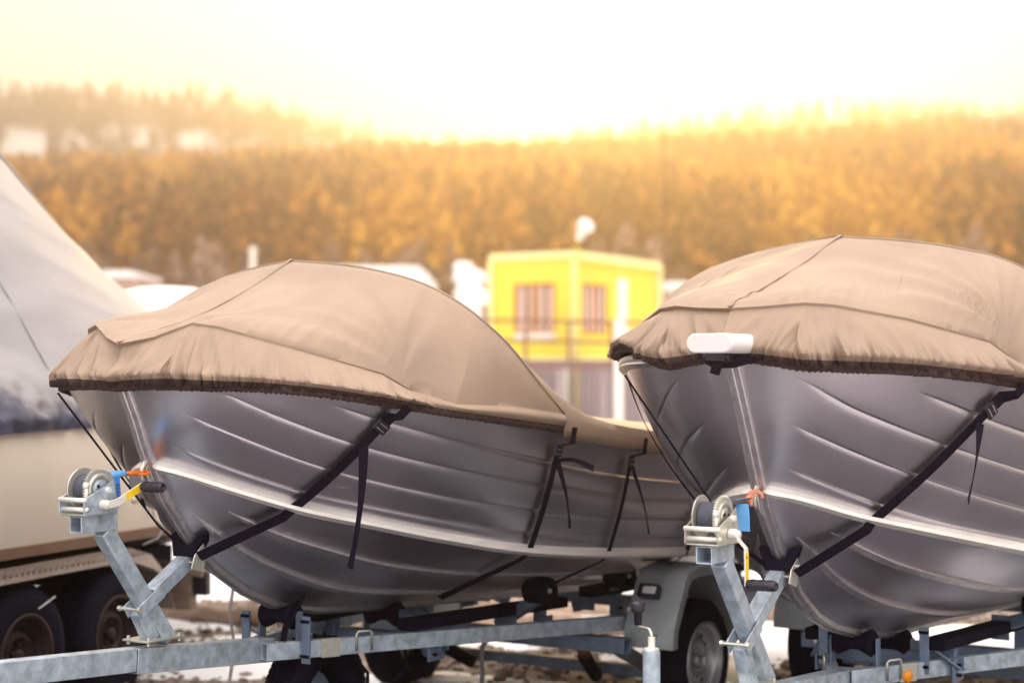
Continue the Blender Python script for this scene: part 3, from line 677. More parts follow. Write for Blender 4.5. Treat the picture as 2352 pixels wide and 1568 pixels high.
# ---------------- trailers ----------------
TR={1:dict(stub=(-.015,1.16),clamp=(.237,.794),top=(.505,.955),base1=(.395,.62),base2=(.311,.632),pole=[(-1.6,.72),(.21,.615),(.97,.553)],
   v0=(.88,.06,.557),v1=(2.72,.66,.50),fz=0),
 2:dict(stub=(.03,1.08),clamp=(.262,.709),top=(.607,.925),base1=(.489,.50),base2=(.34,.51),pole=[(-1.6,.58),(.3,.50),(1.29,.44)],
   v0=(1.2,.03,.455),v1=(2.5,.66,.46),fz=-.06)}
def V3(s,t,z): return Vector((t,s,z))
def wheel(rt,c,side,r,name='wheel',rimm='wheel',rr=.18,wd=.165,brown=False):
    c=Vector(c); ax=Vector((side,0,0))
    mb=MB(); pr=[(rr,-wd/2),(rr+.02,-wd*.53),(r*.80,-wd*.56),(r*.95,-wd*.50),(r,-wd*.36),(r,wd*.36),(r*.95,wd*.50),(r*.80,wd*.56),(rr+.02,wd*.53),(rr,wd/2)]
    mb.lathe(pr,c,ax,48,closed=True); 
    g=MB()
    ty=mb.build('wheel','rub',rt,smooth=True)
    # tread blocks
    for k in range(60):
        a=2*math.pi*k/60
        for j,off in enumerate((-.33,-.11,.11,.33)):
            aa=a+(.05 if j%2 else 0); p=c+ax*(off*wd)+Vector((0,math.cos(aa),math.sin(aa)))*(r+.002)
            g.box(p,(wd*.17,.022,.008),Matrix.Rotation(aa-math.pi/2,3,'X'))
    g.build('tread','rub',ty)
    mb=MB(); pr=[(rr+.006,wd*.50),(rr+.008,wd*.56),(rr-.008,wd*.56),(rr-.022,wd*.36),(rr-.035,wd*.10),(rr*.62,wd*.20),(rr*.50,wd*.34),(rr*.42,wd*.30),(rr*.36,wd*.18),(0,wd*.16)]
    mb.lathe(pr,c,ax,48); ri=mb.build('rim',rimm,ty,smooth=True)
    mb=MB(); mb.lathe([(0,wd*.36),(rr*.14,wd*.36),(rr*.17,wd*.30),(rr*.17,wd*.14)],c,ax,20); mb.build('hub_cap',rimm,ty,smooth=True)
    for k in range(5):
        a=2*math.pi*k/5+.3; mb=MB(); mb.lathe([(0,.03),(.009,.03),(.011,.018),(.011,0)],c+ax*wd*.18+Vector((0,math.cos(a),math.sin(a)))*rr*.29,ax,6); mb.build('wheel_nut','strip' if not brown else rimm,ty)
    if not brown:
        for k in range(14):
            a=2*math.pi*k/14; mb=MB(); rad=Vector((0,math.cos(a),math.sin(a))); mb.lathe([(0,.002),(.012,.002),(.012,0)],c+ax*wd*.155+rad*rr*.73,ax,12); mb.build('vent_hole','rub',ty)
    return ty
def make_trailer(b,label):
    T=TR[b]; rt=root(b,'boat_trailer',label,'boat trailer','galvanised trailers carrying the two aluminium boats')
    # drawbar
    P=T['pole']
    mb=MB(); mb.hollow(V3(P[0][0],0,P[0][1]),V3(P[1][0],0,P[1][1]),.07,.085,.004); mb.build('drawbar','galv',rt,bevel=.004)
    mb=MB(); mb.hollow(V3(P[1][0]+.001,0,P[1][1]-.004),V3(P[2][0],0,P[2][1]-.002),.078,.093,.004); mb.build('drawbar_sleeve','galv',rt,bevel=.004)
    for side in (1,-1):
        a,c=T['v0'],T['v1']; A=V3(a[0],a[1]*side,a[2]);C=V3(c[0],c[1]*side,c[2])
        mb=MB(); mb.hollow(A,C,.045,.068,.004); mb.build('side_rail','galv',rt,bevel=.003)
        mb=MB(); mb.hollow(C,V3(4.7,.70*side,.46+T['fz']*.3),.045,.068,.004); mb.build('rear_rail','galv2',rt,bevel=.003)
        # joint plate and u bolt
        d=(C-A).normalized(); nn=Vector((d.y,-d.x,0))*side; 
        mb=MB(); p=A+d*.30+nn*.026; mb.beam(p-d*.045,p+d*.045,.005,.075); mb.build('joint_plate','zinc',rt,bevel=.001)
        ub=(1.32 if b==1 else 1.40); f=(ub-a[0])/(c[0]-a[0]); p=A.lerp(C,f)+nn*.027; h=.036
        mb=MB(); mb.tube([p-d*.038+Vector((0,0,-h*.6)),p-d*.038+Vector((0,0,h+.012)),p-d*.030+Vector((0,0,h+.022)),p+d*.030+Vector((0,0,h+.022)),p+d*.038+Vector((0,0,h+.012)),p+d*.038+Vector((0,0,-h*.6))],.006,8); mb.build('u_bolt','zinc',rt,smooth=True)
    # cross members
    for s_,t_,z_,w_ in ((1.75,.33,.50,.06),(2.60,.76,.415 if b==1 else .40,.07),(3.7,.68,.46,.06),(4.6,.70,.46,.06)):
        mb=MB(); mb.hollow(V3(s_,-t_,z_+(T['fz'] if s_<3 else 0)*.5),V3(s_,t_,z_+(T['fz'] if s_<3 else 0)*.5),w_,w_,.004,(0,0,1)); mb.build('cross_member','galv2',rt,bevel=.003)
    if b==2:
        mb=MB(); p=V3(1.36,.20,.462); mb.lathe([(0,.012),(.022,.010),(.026,.004),(.026,0)],p+Vector((.024,-.02,0)),(.93,-.36,0),20); mb.build('reflector','amber',rt,smooth=True)
    # axle, wheels and mudguards
    z0=.30
    mb=MB(); mb.beam(V3(3.07,-.74,.215),V3(3.07,.74,.215),.055,.055); mb.build('axle','galv2',rt,bevel=.004)
    for side in (1,-1):
        wheel(rt,V3(3.05,.845*side,z0),side,.285)
        # leading arm with shock absorber
        mb=MB(); mb.beam(V3(2.62,.62*side,.43),V3(3.07,.62*side,.24),.05,.06); mb.build('suspension_arm','steel',rt,bevel=.004)
        mb=MB(); mb.tube([V3(2.60,.50*side,.40),V3(2.77,.44*side,.31)],.026,14); sh=mb.build('shock_absorber','rust',rt,smooth=True)
        mb=MB(); mb.tube([V3(2.74,.445*side,.325),V3(2.98,.37*side,.19)],.034,14); mb.build('sleeve','rub',sh,smooth=True)
        pr=[(2.66,.415),(2.80,.73),(2.835,.765),(3.05,.775),(3.14,.755),(3.22,.60),(3.42,.55),(3.46,.36)]
        pr=[(2.67,.40),(2.68,.49),(2.81,.715),(2.845,.745),(2.94,.76),(3.08,.76),(3.15,.745),(3.33,.585),(3.37,.50),(3.38,.36)]
        n=len(pr); mb=MB(); i0,i1=.70,.955
        inner=[]
        cx,cz=3.04,.30
        for s_,z_ in pr:
            d=Vector((cx-s_,cz+.1-z_)).normalized(); inner.append((s_+d.x*.05,z_+d.y*.05))
        # top skin
        V=[];F_=[]
        for (s_,z_) in pr: V+=[V3(s_,i0*side,z_),V3(s_,i1*side,z_)]
        for k in range(n-1): F_.append((2*k,2*k+1,2*k+3,2*k+2))
        mb.add(V,F_)
        V=[];F_=[]
        for (s_,z_),(a_,c_) in zip(pr,inner): V+=[V3(s_,i1*side,z_),V3(a_,i1*side,c_)]
        for k in range(n-1): F_.append((2*k,2*k+1,2*k+3,2*k+2))
        mb.add(V,F_)
        V=[V3(s_,i0*side,z_) for s_,z_ in pr]; mb.add(V,[tuple(range(n))])
        g=mb.build('mudguard','steel',rt)
        so=g.modifiers.new('thickness','SOLIDIFY'); so.thickness=.006; so.offset=0
        bv=g.modifiers.new('bevel','BEVEL'); bv.width=.018; bv.segments=3; bv.limit_method='ANGLE'; bv.angle_limit=R(50); g.data.shade_smooth()
        nrm=Vector((0,-.87,.48))
        mb=MB(); c=V3(2.755,.80*side,.645); rot=Matrix.Rotation(-.5,3,'X'); mb.box(c+nrm*.02,(.105,.045,.065),rot); ml=mb.build('marker_light','plast',g,bevel=.006)
        mb=MB(); mb.box(c+nrm*.035+Vector((.01,0,0)),(.072,.03,.040),rot); mb.build('lens','lens',ml,bevel=.010)
        for tt in (.74,.87):
            mb=MB(); mb.lathe([(0,.006),(.008,.004),(.010,0)],V3(2.664,tt*side,.47),(0,-1,0),12); mb.build('bolt','steel',g,smooth=True)
    # keel rollers and bilge roller arms
    for s_ in (1.05 if b==1 else 1.35,1.75):
        kz=bot_pt(b,U_of_s(b,s_,'K'),1)[2]; r=.045
        mb=MB(); mb.lathe([(0,-.085),(r,-.085),(r*1.25,-.07),(r*.72,-.02),(r*.72,.02),(r*1.25,.07),(r,.085),(0,.085)],V3(s_,0,kz-r*.75),(1,0,0),24); kr=mb.build('keel_roller','rub',rt,smooth=True)
        for side in (1,-1):
            mb=MB(); mb.beam(V3(s_,.098*side,kz-r*.3),V3(s_,.098*side,kz-.16),.006,.04,up=(0,1,0)); mb.build('bracket','galv2',kr,bevel=.001)
        mb=MB(); mb.beam(V3(s_,-.11,kz-.155),V3(s_,.11,kz-.155),.05,.012); mb.build('bracket','zinc',kr,bevel=.002)
    for side in (1,-1):
        for s_,arm in ((2.25,.50),(2.95,.52)):
            base=V3(s_+.12,.20*side,.50); tip=V3(s_,arm*side,.66+T['fz']*.5)
            mb=MB(); mb.beam(base,tip,.05,.05); ar=mb.build('bilge_arm','galv2',rt,bevel=.004)
            mb=MB(); c=tip+Vector((.0,0,.03)); mb.lathe([(0,-.07),(.05,-.07),(.062,-.055),(.062,.055),(.05,.07),(.018,.07),(.016,.062),(0,.062)],c,(.93*side,-.25,.05),24); ro=mb.build('bilge_roller','rub',ar,smooth=True)
            mb=MB(); mb.lathe([(0,.072),(.010,.072),(.013,.066)],c,(.93*side,-.25,.05),10); mb.build('cap','zinc',ro)
            mb=MB(); q=base.lerp(tip,.35); mb.box(q+Vector((.0,-.03,0)),(.08,.01,.11)); mb.build('clamp_plate','galv2',ar,bevel=.003)
    # carpeted bunks and their brackets under the hull
    for side in (1,-1):
        for s0,s1,t_,z_ in ((1.55,2.7,.26,.60),(2.8,4.6,.42,.62)):
            zb=z_+T['fz']*.6
            mb=MB(); mb.beam(V3(s0,t_*side,zb),V3(s1,(t_+.08)*side,zb-.02),.09,.05); bk=mb.build('bunk','rub',rt,bevel=.006)
            for f in (.15,.85):
                p=V3(lerp(s0,s1,f),(t_+.08*f)*side,0); mb=MB(); mb.box(p+Vector((0,0,zb-.09)),(.05,.045,.13)); mb.box(p+Vector((.03*side,0,zb-.12)),(.012,.12,.10)); mb.build('bracket','galv2',bk,bevel=.003)
                for zz in (-.10,-.14):
                    mb=MB(); mb.tube([p+Vector((.02*side,-.03,zb+zz)),p+Vector((.055*side,-.03,zb+zz))],.008,6); mb.build('bolt','rub',bk)
    for side in (1,-1):   # upright with slanted brace beside the first keel roller
        p=V3(1.02 if b==1 else 1.55,-.16*side if b==1 else .22*side,0); zr=.56+T['fz']
        mb=MB(); mb.beam(p+Vector((0,0,zr-.06)),p+Vector((0,0,zr+.13)),.04,.012,up=(0,1,0)); mb.build('roller_upright','galv2',rt,bevel=.002)
        mb=MB(); mb.beam(p+Vector((0,.012,zr+.06)),p+Vector((.10*side,.14,zr-.05)),.035,.01,up=(0,0,1)); mb.build('brace','galv2',rt,bevel=.002)
        for zz in (.11,-.03):
            mb=MB(); mb.tube([p+Vector((-.02,-.008,zr+zz)),p+Vector((.02,-.008,zr+zz))],.007,6); mb.build('bolt','rub',rt)
    # winch post pair
    st,cl,tp,b1,b2=T['stub'],T['clamp'],T['top'],T['base1'],T['base2']
    W_=.058
    mb=MB(); mb.hollow(V3(st[0]-.045,0,st[1]-.032),V3(st[0]+.13,0,st[1]-.030),.062,.062,.005); so=mb.build('winch_stub','galv',rt,bevel=.003)
    mb=MB(); mb.lathe([(0,.003),(.010,.003),(.010,0)],V3(st[0]-.02,.008,st[1]-.005),(0,-.2,-1),12); mb.build('bolt','bright',so)
    p=V3(st[0]+.085,0,st[1]-.06)
    mb=MB(); mb.beam(p,V3(b1[0],0,b1[1]+.045),.058,.062,up=(0,.5,1)); mb.build('winch_post','galv',rt,bevel=.005)
    c=V3(cl[0]+.0,0,cl[1]); 
    mb=MB(); mb.beam(V3(b2[0],.002,b2[1]+.045),V3(cl[0]+.01,.002,cl[1]-.005),.052,.050,up=(0,1,.2)); mb.build('support_post','galv',rt,bevel=.005)
    # u shaped arm embracing the post and carrying the bow rest
    d=(V3(tp[0],0,tp[1])-c).normalized(); up=Vector((1,0,0)).cross(d)
    mb=MB(); mb.beam(c+d*.09,V3(tp[0],0,tp[1]),.058,.055,up=up)
    for sx in (-.036,.036): mb.beam(c-d*.02+Vector((sx,0,0)),c+d*.12+Vector((sx,0,0)),.006,.052,up=up)
    mb.build('rest_arm','galv',rt,bevel=.004)
    mb=MB(); mb.tube([c+Vector((-.062,-.028,.005)),c+Vector((.052,-.028,.005))],.006,8); mb.lathe([(0,.008),(.011,.008),(.011,-.004),(0,-.004)],c+Vector((-.052,-.028,.005)),(-1,0,0),6)
    mb.lathe([(0,.008),(.012,.008),(.012,-.004),(0,-.004)],c+Vector((.046,-.028,.005)),(1,0,0),6); mb.build('clamp_bolt','zinc',rt)
    mb=MB(); mb.box(V3(b2[0]+.02,0,b2[1]+.047),(.13,.20,.008)); mb.build('base_plate','zinc',rt,bevel=.002)
    for sx in (-.052,.052):
        for sy in (-.06,.10):
            mb=MB(); mb.tube([V3(b2[0]+sy,sx,b2[1]+.03),V3(b2[0]+sy,sx,b2[1]+.062)],.007,6); mb.build('clamp_stud','zinc',rt)
    # bow rest: bracket with bolt and dark rubber v block
    t3=V3(tp[0],0,tp[1])
    mb=MB(); mb.box(t3+Vector((0,0,.006)),(.098,.055,.006),Matrix.Rotation(.5,3,'X'))
    mb.prism([t3+Vector((.05,-.035,-.03)),t3+Vector((.05,.03,-.05)),t3+Vector((.056,.045,.02)),t3+Vector((.060,.02,.065)),t3+Vector((.052,-.02,.02))],(.006,0,0)); br=mb.build('rest_bracket','zinc',rt,bevel=.002)
    mb=MB(); mb.tube([t3+Vector((.052,.012,.03)),t3+Vector((.078,.012,.03))],.009,6); mb.build('bolt','bright',br)
    kz=t3.z+.012; mb=MB()
    pol=[(-.048,0),(.048,0),(.062,.035),(.085,.085),(.045,.075),(.018,.038),(-.018,.038),(-.045,.075),(-.085,.085),(-.062,.035)]
    mb.prism([t3+Vector((x,-.030+z*.3,.012+z)) for x,z in pol],(0,.075,.02)); mb.build('rubber_bow_rest','rub',rt,bevel=.006)
    make_winch(b,rt,V3(st[0]+.02,0,st[1]))
    return rt
def make_winch(b,rt,o):
    mt='galv' if b==1 else 'zinc'
    mb=MB(); X=.062
    # base channel
    mb.box(o+Vector((0,.0,.004)),(.124,.15,.006))
    w_=mb.build('winch','zinc',rt,bevel=.002)
    for sx in (-X,X):
        pol=[(-.085,.006),(.075,.004),(.085,.03),(.055,.125),(.02,.105),(-.085,.062)]
        mb=MB(); mb.prism([o+Vector((sx-.002,y,z)) for y,z in pol],(.004,0,0)); mb.build('side_plate',mt,w_,bevel=.0015)
    for y,z in ((-.08,.058),(-.07,.024)):
        mb=MB(); mb.tube([o+Vector((-X-.004,y,z)),o+Vector((X+.006,y,z))],.0085,12); mb.build('spacer_rod','bright',w_,smooth=True)
    c=o+Vector((0,.015,.092))
    mb=MB(); mb.lathe([(0,-.030),(.052,-.030),(.052,.030),(0,.030)],c+Vector((-.010,0,0)),(1,0,0),40); mb.build('drum','drum',w_,smooth=False)
    mb=MB(); mb.lathe([(0,0),(.074,0),(.076,.003),(.074,.005),(0,.005)],c+Vector((-.050,0,0)),(1,0,0),48); mb.build('flange','zinc',w_)
    # toothed gear
    mb=MB(); n=44; pol=[]
    for k in range(n*4):
        a=2*math.pi*(k+.5)/(n*4); r=.0765 if (k%4) in (0,1) else .0700; pol.append((math.cos(a)*r,math.sin(a)*r))
    mb.prism([c+Vector((.030,y,z)) for y,z in pol],(.011,0,0)); g=mb.build('gear','zinc',w_)
    mb=MB(); mb.lathe([(.040,0),(.040,.004),(.050,.006),(.058,.004),(.058,0)],c+Vector((.041,0,0)),(1,0,0),40,closed=True); mb.build('raised_ring','zinc',w_,smooth=True)
    mb=MB(); mb.lathe([(0,.006),(.028,.005),(.036,0)],c+Vector((.041,0,0)),(1,0,0),30); mb.build('hub_plate','galv' if b==1 else 'zinc',w_)
    for k in range(3):
        a=k*2.1+.4; mb=MB(); mb.lathe([(0,.0075),(.006,.0075),(.006,.005)],c+Vector((.041,math.cos(a)*.019,math.sin(a)*.019)),(1,0,0),10); mb.build('hole','rub',w_)
    mb=MB(); mb.lathe([(0,.014),(.010,.014),(.012,.005),(.012,0)],c+Vector((.062,.012,-.002)),(1,0,0),6); mb.build('axle_nut','bright',w_)
    mb=MB(); mb.tube([o+Vector((X-.022,-.05,.045)),o+Vector((X-.022,-.052,.105))],.007,10); mb.lathe([(0,.01),(.012,.006),(.012,-.006),(0,-.01)],o+Vector((X-.022,-.052,.108)),(1,0,0),12); mb.build('ratchet_lever','bright',w_,smooth=True)
    if b==2:
        cu=bpy.data.curves.new('stamp','FONT'); cu.body='9'; cu.size=.026; cu.extrude=.0004; tmp=bpy.data.objects.new('stamp',cu); COL.objects.link(tmp)
        dg=bpy.context.evaluated_depsgraph_get(); me=bpy.data.meshes.new_from_object(tmp.evaluated_get(dg)); bpy.data.objects.remove(tmp)
        q=bpy.data.objects.new('stamped_number',me); me.materials.clear(); me.materials.append(M['steel']); COL.objects.link(q); q.parent=w_
        q.rotation_euler=(R(90),0,R(90)); q.location=o+Vector((X+.0028,.022,.062))
    # crank shaft, arm and grip
    sh=o+Vector((X+.004,.0,.040)); mb=MB(); mb.lathe([(0,.040),(.010,.040),(.011,.030),(.017,.026),(.017,0)],sh,(1,0,0),16); mb.build('crank_shaft','bright',w_,smooth=False)
    s1=sh+Vector((.026,0,0))
    if b==1: pts=[s1+Vector((0,-.012,-.004)),s1+Vector((.004,.045,.006)),s1+Vector((.016,.10,.036)),s1+Vector((.016,.155,.060))]; wd=Vector((0,-.005,.013)); sk=(1,2)
    else: pts=[s1+Vector((0,.0,.012)),s1+Vector((.006,.0,-.02)),s1+Vector((.030,.004,-.048)),s1+Vector((.030,.008,-.175))]; wd=Vector((0,.012,0)); sk=(2,3)
    th=Vector((.005,0,0)) if b==1 else Vector((.006,0,0))
    mb=MB(); mb.ribbon(pts,wd,th); mb.build('crank_arm','bright',w_,bevel=.001)
    a,c2=pts[sk[0]],pts[sk[1]]
    if b==1: a,c2=pts[1].lerp(pts[2],.55),pts[3]+Vector((0,-.012,-.006)); 
    else: a,c2=pts[2].lerp(pts[3],.12),pts[2].lerp(pts[3],.85)
    mb=MB(); mb.ribbon([a+th,pts[2]+th,c2+th] if b==1 else [a+th,c2+th],wd*.97,(.001,0,0)); st=mb.build('yellow_sticker','yellow',w_)
    # warning triangle printed near one end
    q=a.lerp(c2,.16)+th+Vector((.0015,0,0)); u=wd.normalized(); v_=(c2-a).normalized(); mb=MB(); mb.add([q-u*.006-v_*.005,q-u*.006+v_*.005,q+u*.005],[(0,1,2)]); mb.build('warning_triangle','rub',w_)
    e=pts[3]+(Vector((.0,-.005,-.003)) if b==1 else Vector((0,0,.006)))
    mb=MB(); mb.lathe([(0,0),(.015,0),(.0175,.006),(.0165,.02),(.018,.04),(.0165,.06),(.018,.08),(.0175,.104),(.013,.110),(.011,.104),(0,.100)],e+Vector((.006,0,0)),(1,-.03,.0),24); gr=mb.build('grip','plast',w_,smooth=True)
    for k in range(10):
        a_=2*math.pi*k/10
        for (x0,x1) in ((.012,.034),(.042,.064),(.072,.096)):
            rd=Vector((0,math.cos(a_),math.sin(a_)))*.0175; mb=MB(); mb.beam(e+Vector((.006+x0,0,0))+rd,e+Vector((.006+x1,0,0))+rd,.004,.004); mb.build('grip_rib','plast',w_)
    # winch webbing from the drum to the bow eye with hook
    eye=Vector((0,HULL[b]['S'][-1][1]-.040,HULL[b]['S'][-1][0]-.022)); top=c+Vector((-.01,.045,.035))
    d=(eye-top).normalized(); hk=eye-d*(.075 if b==1 else .05)
    wv=Vector((.022,0,0)); mb=MB(); mb.ribbon([top,top.lerp(hk,.5)+Vector((0,0,-.006)),hk],[wv,wv,wv*.55],Vector((0,.0,.003))); mb.build('winch_webbing','drum',w_)
    m_='orange' if b==1 else 'salmon'
    mb=MB()
    if b==1: mb.tube([hk-d*.01,hk+d*.02,hk+d*.055,hk+d*.085,hk+d*.095+Vector((.012,0,-.006)),hk+d*.075+Vector((.020,0,-.010)),hk+d*.04+Vector((.016,0,-.006))],[.006,.011,.0085,.0075,.007,.006,.004],10)
    else:
        mb.tube([hk-d*.012+Vector((-.012,0,-.012)),hk-d*.004,hk+d*.02+Vector((.010,0,.012))],[.006,.012,.008],10)
        mb.tube([hk-d*.004+Vector((.012,0,-.026)),hk+d*.010,hk+d*.030+Vector((-.006,0,.014)),hk+d*.052+Vector((.004,0,.020)),hk+d*.066+Vector((.018,0,.008)),hk+d*.058+Vector((.026,0,-.006))],[.006,.011,.010,.009,.008,.006],10)
    mb.build('hook',m_,w_,smooth=True)
    if b==1:
        q=top.lerp(hk,.55)
        mb=MB(); mb.box(q+Vector((.0,.0,.006)),(.052,.075,.020),Matrix.Rotation(.10,3,'X')); mb.build('blue_sleeve','lblue',w_,bevel=.006)
        mb=MB(); mb.ribbon([q+Vector((.028,-.030,.0)),q+Vector((.031,-.028,-.05)),q+Vector((.033,-.024,-.105))],(.0,.024,0),(.003,0,0)); bt=mb.build('blue_tail','blue',w_)
        for k in range(5):   # worn print on the tail
            z=-.03-.013*k; mb=MB(); mb.box(q+Vector((.0362+(-z-.03)*.02,-.027,z)),(.001,.030,.004)); mb.build('print_mark','navy',w_)
    else:
        q=top.lerp(hk,.62)
        mb=MB(); mb.ribbon([q+Vector((.02,-.0,-.008)),q+Vector((.024,.0,-.05)),q+Vector((.024,.003,-.105))],(.022,.006,0),(0,-.003,0)); mb.build('blue_tail','lblue',w_)
        mb=MB(); mb.tube([o+Vector((X-.02,-.03,.11)),o+Vector((X-.022,-.035,.06))],.005,8); mb.build('orange_pawl','orange',w_)
        for k in range(7):  # scribbled marks on the black webbing
            q2=top.lerp(hk,.60+.045*k)+Vector((0,0,.0045)); mb=MB(); mb.beam(q2+Vector((-.014,0,0)),q2+Vector((.012,.006*(-1)**k,.001)),.002,.001); mb.build('print_mark','strip',w_)
tr1=make_trailer(1,'galvanised trailer under the left boat, a blue webbing tail by its winch')
tr2=make_trailer(2,'galvanised trailer under the right boat, its winch crank hanging straight down')
# jockey jack clamped beside the drawbar of trailer two
o=V3(-.055,-.18,0)
mb=MB(); mb.tube([o+Vector((0,0,.06)),o+Vector((0,0,.705)),o+Vector((0,0,.718)),o+Vector((0,0,.722))],[.0300,.0300,.0285,.024],32); jk=mb.build('jack','galv',tr2,smooth=True); jk.data.set_sharp_from_angle(angle=R(40))
mb=MB(); mb.tube([o+Vector((0,0,.72)),o+Vector((0,0,.724))],.025,24); mb.tube([o+Vector((0,0,.723)),o+Vector((0,0,.762))],.0125,16); mb.build('collar','bright',jk,smooth=False)
h_=o+Vector((0,0,.765)); c0=Vector((-.84,.54,0))
mb=MB(); mb.tube([h_-Vector((0,0,.02)),h_,h_+Vector((0,0,.010))+c0*.003,h_+Vector((0,0,.020))+c0*.012,h_+Vector((0,0,.022))+c0*.03,h_+Vector((0,0,.020))+c0*.085,h_+Vector((0,0,.026))+c0*.097],.006,10); mb.build('crank','zinc',jk,smooth=True)
k0=h_+c0*.097+Vector((0,0,.026)); mb=MB(); mb.lathe([(0,0),(.0125,0),(.014,.042),(.022,.046),(.024,.052),(.024,.072),(.021,.078),(0,.080)],k0,(0,0,1),24); mb.build('knob','plast',jk,smooth=True)
mb=MB(); mb.lathe([(.0,.0),(.10,.0),(.11,.02),(.11,.04),(.10,.06),(0,.06)],o+Vector((-.03,0,.10)),(1,0,0),28); mb.build('jockey_wheel','rub',jk,smooth=True)
mb=MB(); mb.box(o+Vector((.09,0,.50)),(.12,.05,.07)); mb.build('jack_clamp','galv',jk,bevel=.004)
# spare wheel slung under trailer one
wheel(tr1,V3(1.25,.02,.31),-1,.26,rr=.15,wd=.15,rimm='galv2')
tr1.children[-1].name='spare_wheel' if False else tr1.children[-1].name
for pts,r in (([V3(1.35,.10,.52),V3(1.45,.14,.40),V3(1.42,.16,.25),V3(1.30,.16,.16)],.008),([V3(1.6,.22,.50),V3(1.66,.20,.40),V3(1.55,.14,.30),V3(1.40,.05,.24)],.007)):
    pts2=[]
    for i in range(len(pts)-1):
        for k in range(6): pts2.append(pts[i].lerp(pts[i+1],k/6))
    mb=MB(); mb.tube(pts2,r,8); mb.build('brake_cable','rub',tr1,smooth=True)
# loose grey ratchet straps hanging from the trailer frame
def hang(name,b,pts,wid,label,m='rope'):
    P=[]; q=[Vector(p) for p in pts]
    for i in range(len(q)-1):
        for k in range(6): P.append(q[i].lerp(q[i+1],k/6))
    P.append(q[-1]); mb=MB(); mb.ribbon([p+Vector((0,.01*math.sin(i*.7),0)) for i,p in enumerate(P)],(wid/2*.84,-wid/2*.54,0),(.0015,.002,0)); o=mb.build(name,m,None); place(o,b); tag(o,label,'strap'); return o
hang('hanging_strap',1,[(-.72,1.55,.80),(-.735,1.56,.60),(-.72,1.55,.40),(-.73,1.52,.02)],.05,'grey webbing strap hanging to the ground left of the bow keel')
hang('hanging_strap',1,[(.20,2.30,.49),(.17,2.28,.40),(.165,2.27,.25),(.17,2.27,.03)],.05,'grey webbing strap hanging below the side rail, in front of the axle')
hang('wide_strap',1,[(.10,1.08,.80),(.085,1.0,.66),(.05,.98,.555)],.075,'wide dark strap twisted between the left keel and the drawbar','web')
# ---------------- covered motorboat on tandem trailer (left) ----------------
rt=root(3,'covered_motorboat','large cream motorboat with its brown bottom edge on a tandem trailer at the left','boat')
def hull3(s,v):   # v 0 top..1 bottom ; half breadth and height
    k=sstep((s-2.6)/1.9)  # narrowing toward the right end
    top=1.25*(1-.55*k*k); z0=1.42+.02*(s-1); z1=.845+.10*k
    z=lerp(z0,z1,v); return (top-.10*v*v, z)
mb=MB(); n=40; rows=14
for i in range(n+1):
    s=-3.2+7.6*i/n
    for j in range(rows+1):
        v=j/rows; t,z=hull3(s,v); mb.v.append((t,s,z))
for i in range(n):
    for j in range(rows): a=i*(rows+1)+j; mb.f.append((a,a+rows+1,a+rows+2,a+1))
o=mb.build('hull_side','cream',rt,smooth=True)
mb2=MB(); mb2.v=[(-x,y,z) for x,y,z in mb.v]; mb2.f=mb.f; mb2.build('hull_side','cream',rt,smooth=True)
mb=MB(); P=[]; 
for i in range(n+1):
    s=-3.2+7.6*i/n; t,z=hull3(s,1); P.append(Vector((t-.012,s,z-.02)))
mb.ribbon(P,(0,0,.026),(.022,0,0)); mb.build('bottom_trim','brown',rt)
mb=MB(); m=0
for i in range(n+1):
    s=-3.2+7.6*i/n; t,z=hull3(s,1); mb.v+=[(t,s,z),(t*.5,s,z-.22),(0,s,z-.30),(-t*.5,s,z-.22),(-t,s,z)]
for i in range(n):
    for j in range(4): a=i*5+j; mb.f.append((a,a+1,a+6,a+5))
mb.build('hull_bottom','rim2',rt,smooth=True)
mb=MB(); t,z=hull3(4.4,0); t2,z2=hull3(4.4,1); mb.add([(t,4.4,z),(-t,4.4,z),(-t2,4.4,z2),(t2,4.4,z2)],[(0,1,2,3)]); mb.build('stern','cream',rt)
mb=MB(); q=Vector((1.27,1.72,1.03)); mb.lathe([(.0,.03),(.022,.028),(.026,.0)],q,(1,0,0),16); mb.build('drain_fitting','cream',rt,smooth=True)
# tarpaulin: tent over a ridge that falls toward the right
def ridge(s): return float(np.interp(s,[-3.3,1.2,2.27,2.80,3.42,3.62,4.5],[3.6,3.5,2.894,2.537,2.143,2.066,1.80]))
mb=MB(); NS=260;NVV=90
for side in (1,-1):
    base=len(mb.v)
    for i in range(NS+1):
        s=-3.3+7.9*i/NS; t,z=hull3(s,0); rz=ridge(s)
        for j in range(NVV+1):
            v=j/NVV; 
            zz=lerp(rz,z-.02,v); tt=(t+.05)*math.sin(min(1,v*1.25)*math.pi/2)**.8 if rz-z<.9 else lerp(0,1,1)*(.02+(t+.03)*(1-(1-v)**1.7))
            tt=.02+(t+.03)*(1-(1-v)**1.04)
            f=ridged(s*.8+zz*.25,zz*3.2-s*.5,3)*.018*math.sin(math.pi*min(1,v*1.05))
            f+=ridged(s*.7,zz*5+s*1.1,8)*.013
            cr=sstep((v-.80)/.16); f+=cr*(ridged(s*6,zz*11,5)*.030+noise.noise(Vector((s*17,zz*24,2)))*.016)
            if v>.97: f-=.03*(v-.97)/.03
            f*=sstep((v-.02)/.25)
            mb.v.append(((tt+f)*side,s,zz))
    for i in range(NS):
        for j in range(NVV): a=base+i*(NVV+1)+j; mb.f.append((a,a+NVV+1,a+NVV+2,a+1))
tp=mb.build('tarpaulin','tarp',None,smooth=True); place(tp,3); tag(tp,'pale grey tarpaulin with crumpled lower edge painted in shade over the large left boat','tarpaulin')
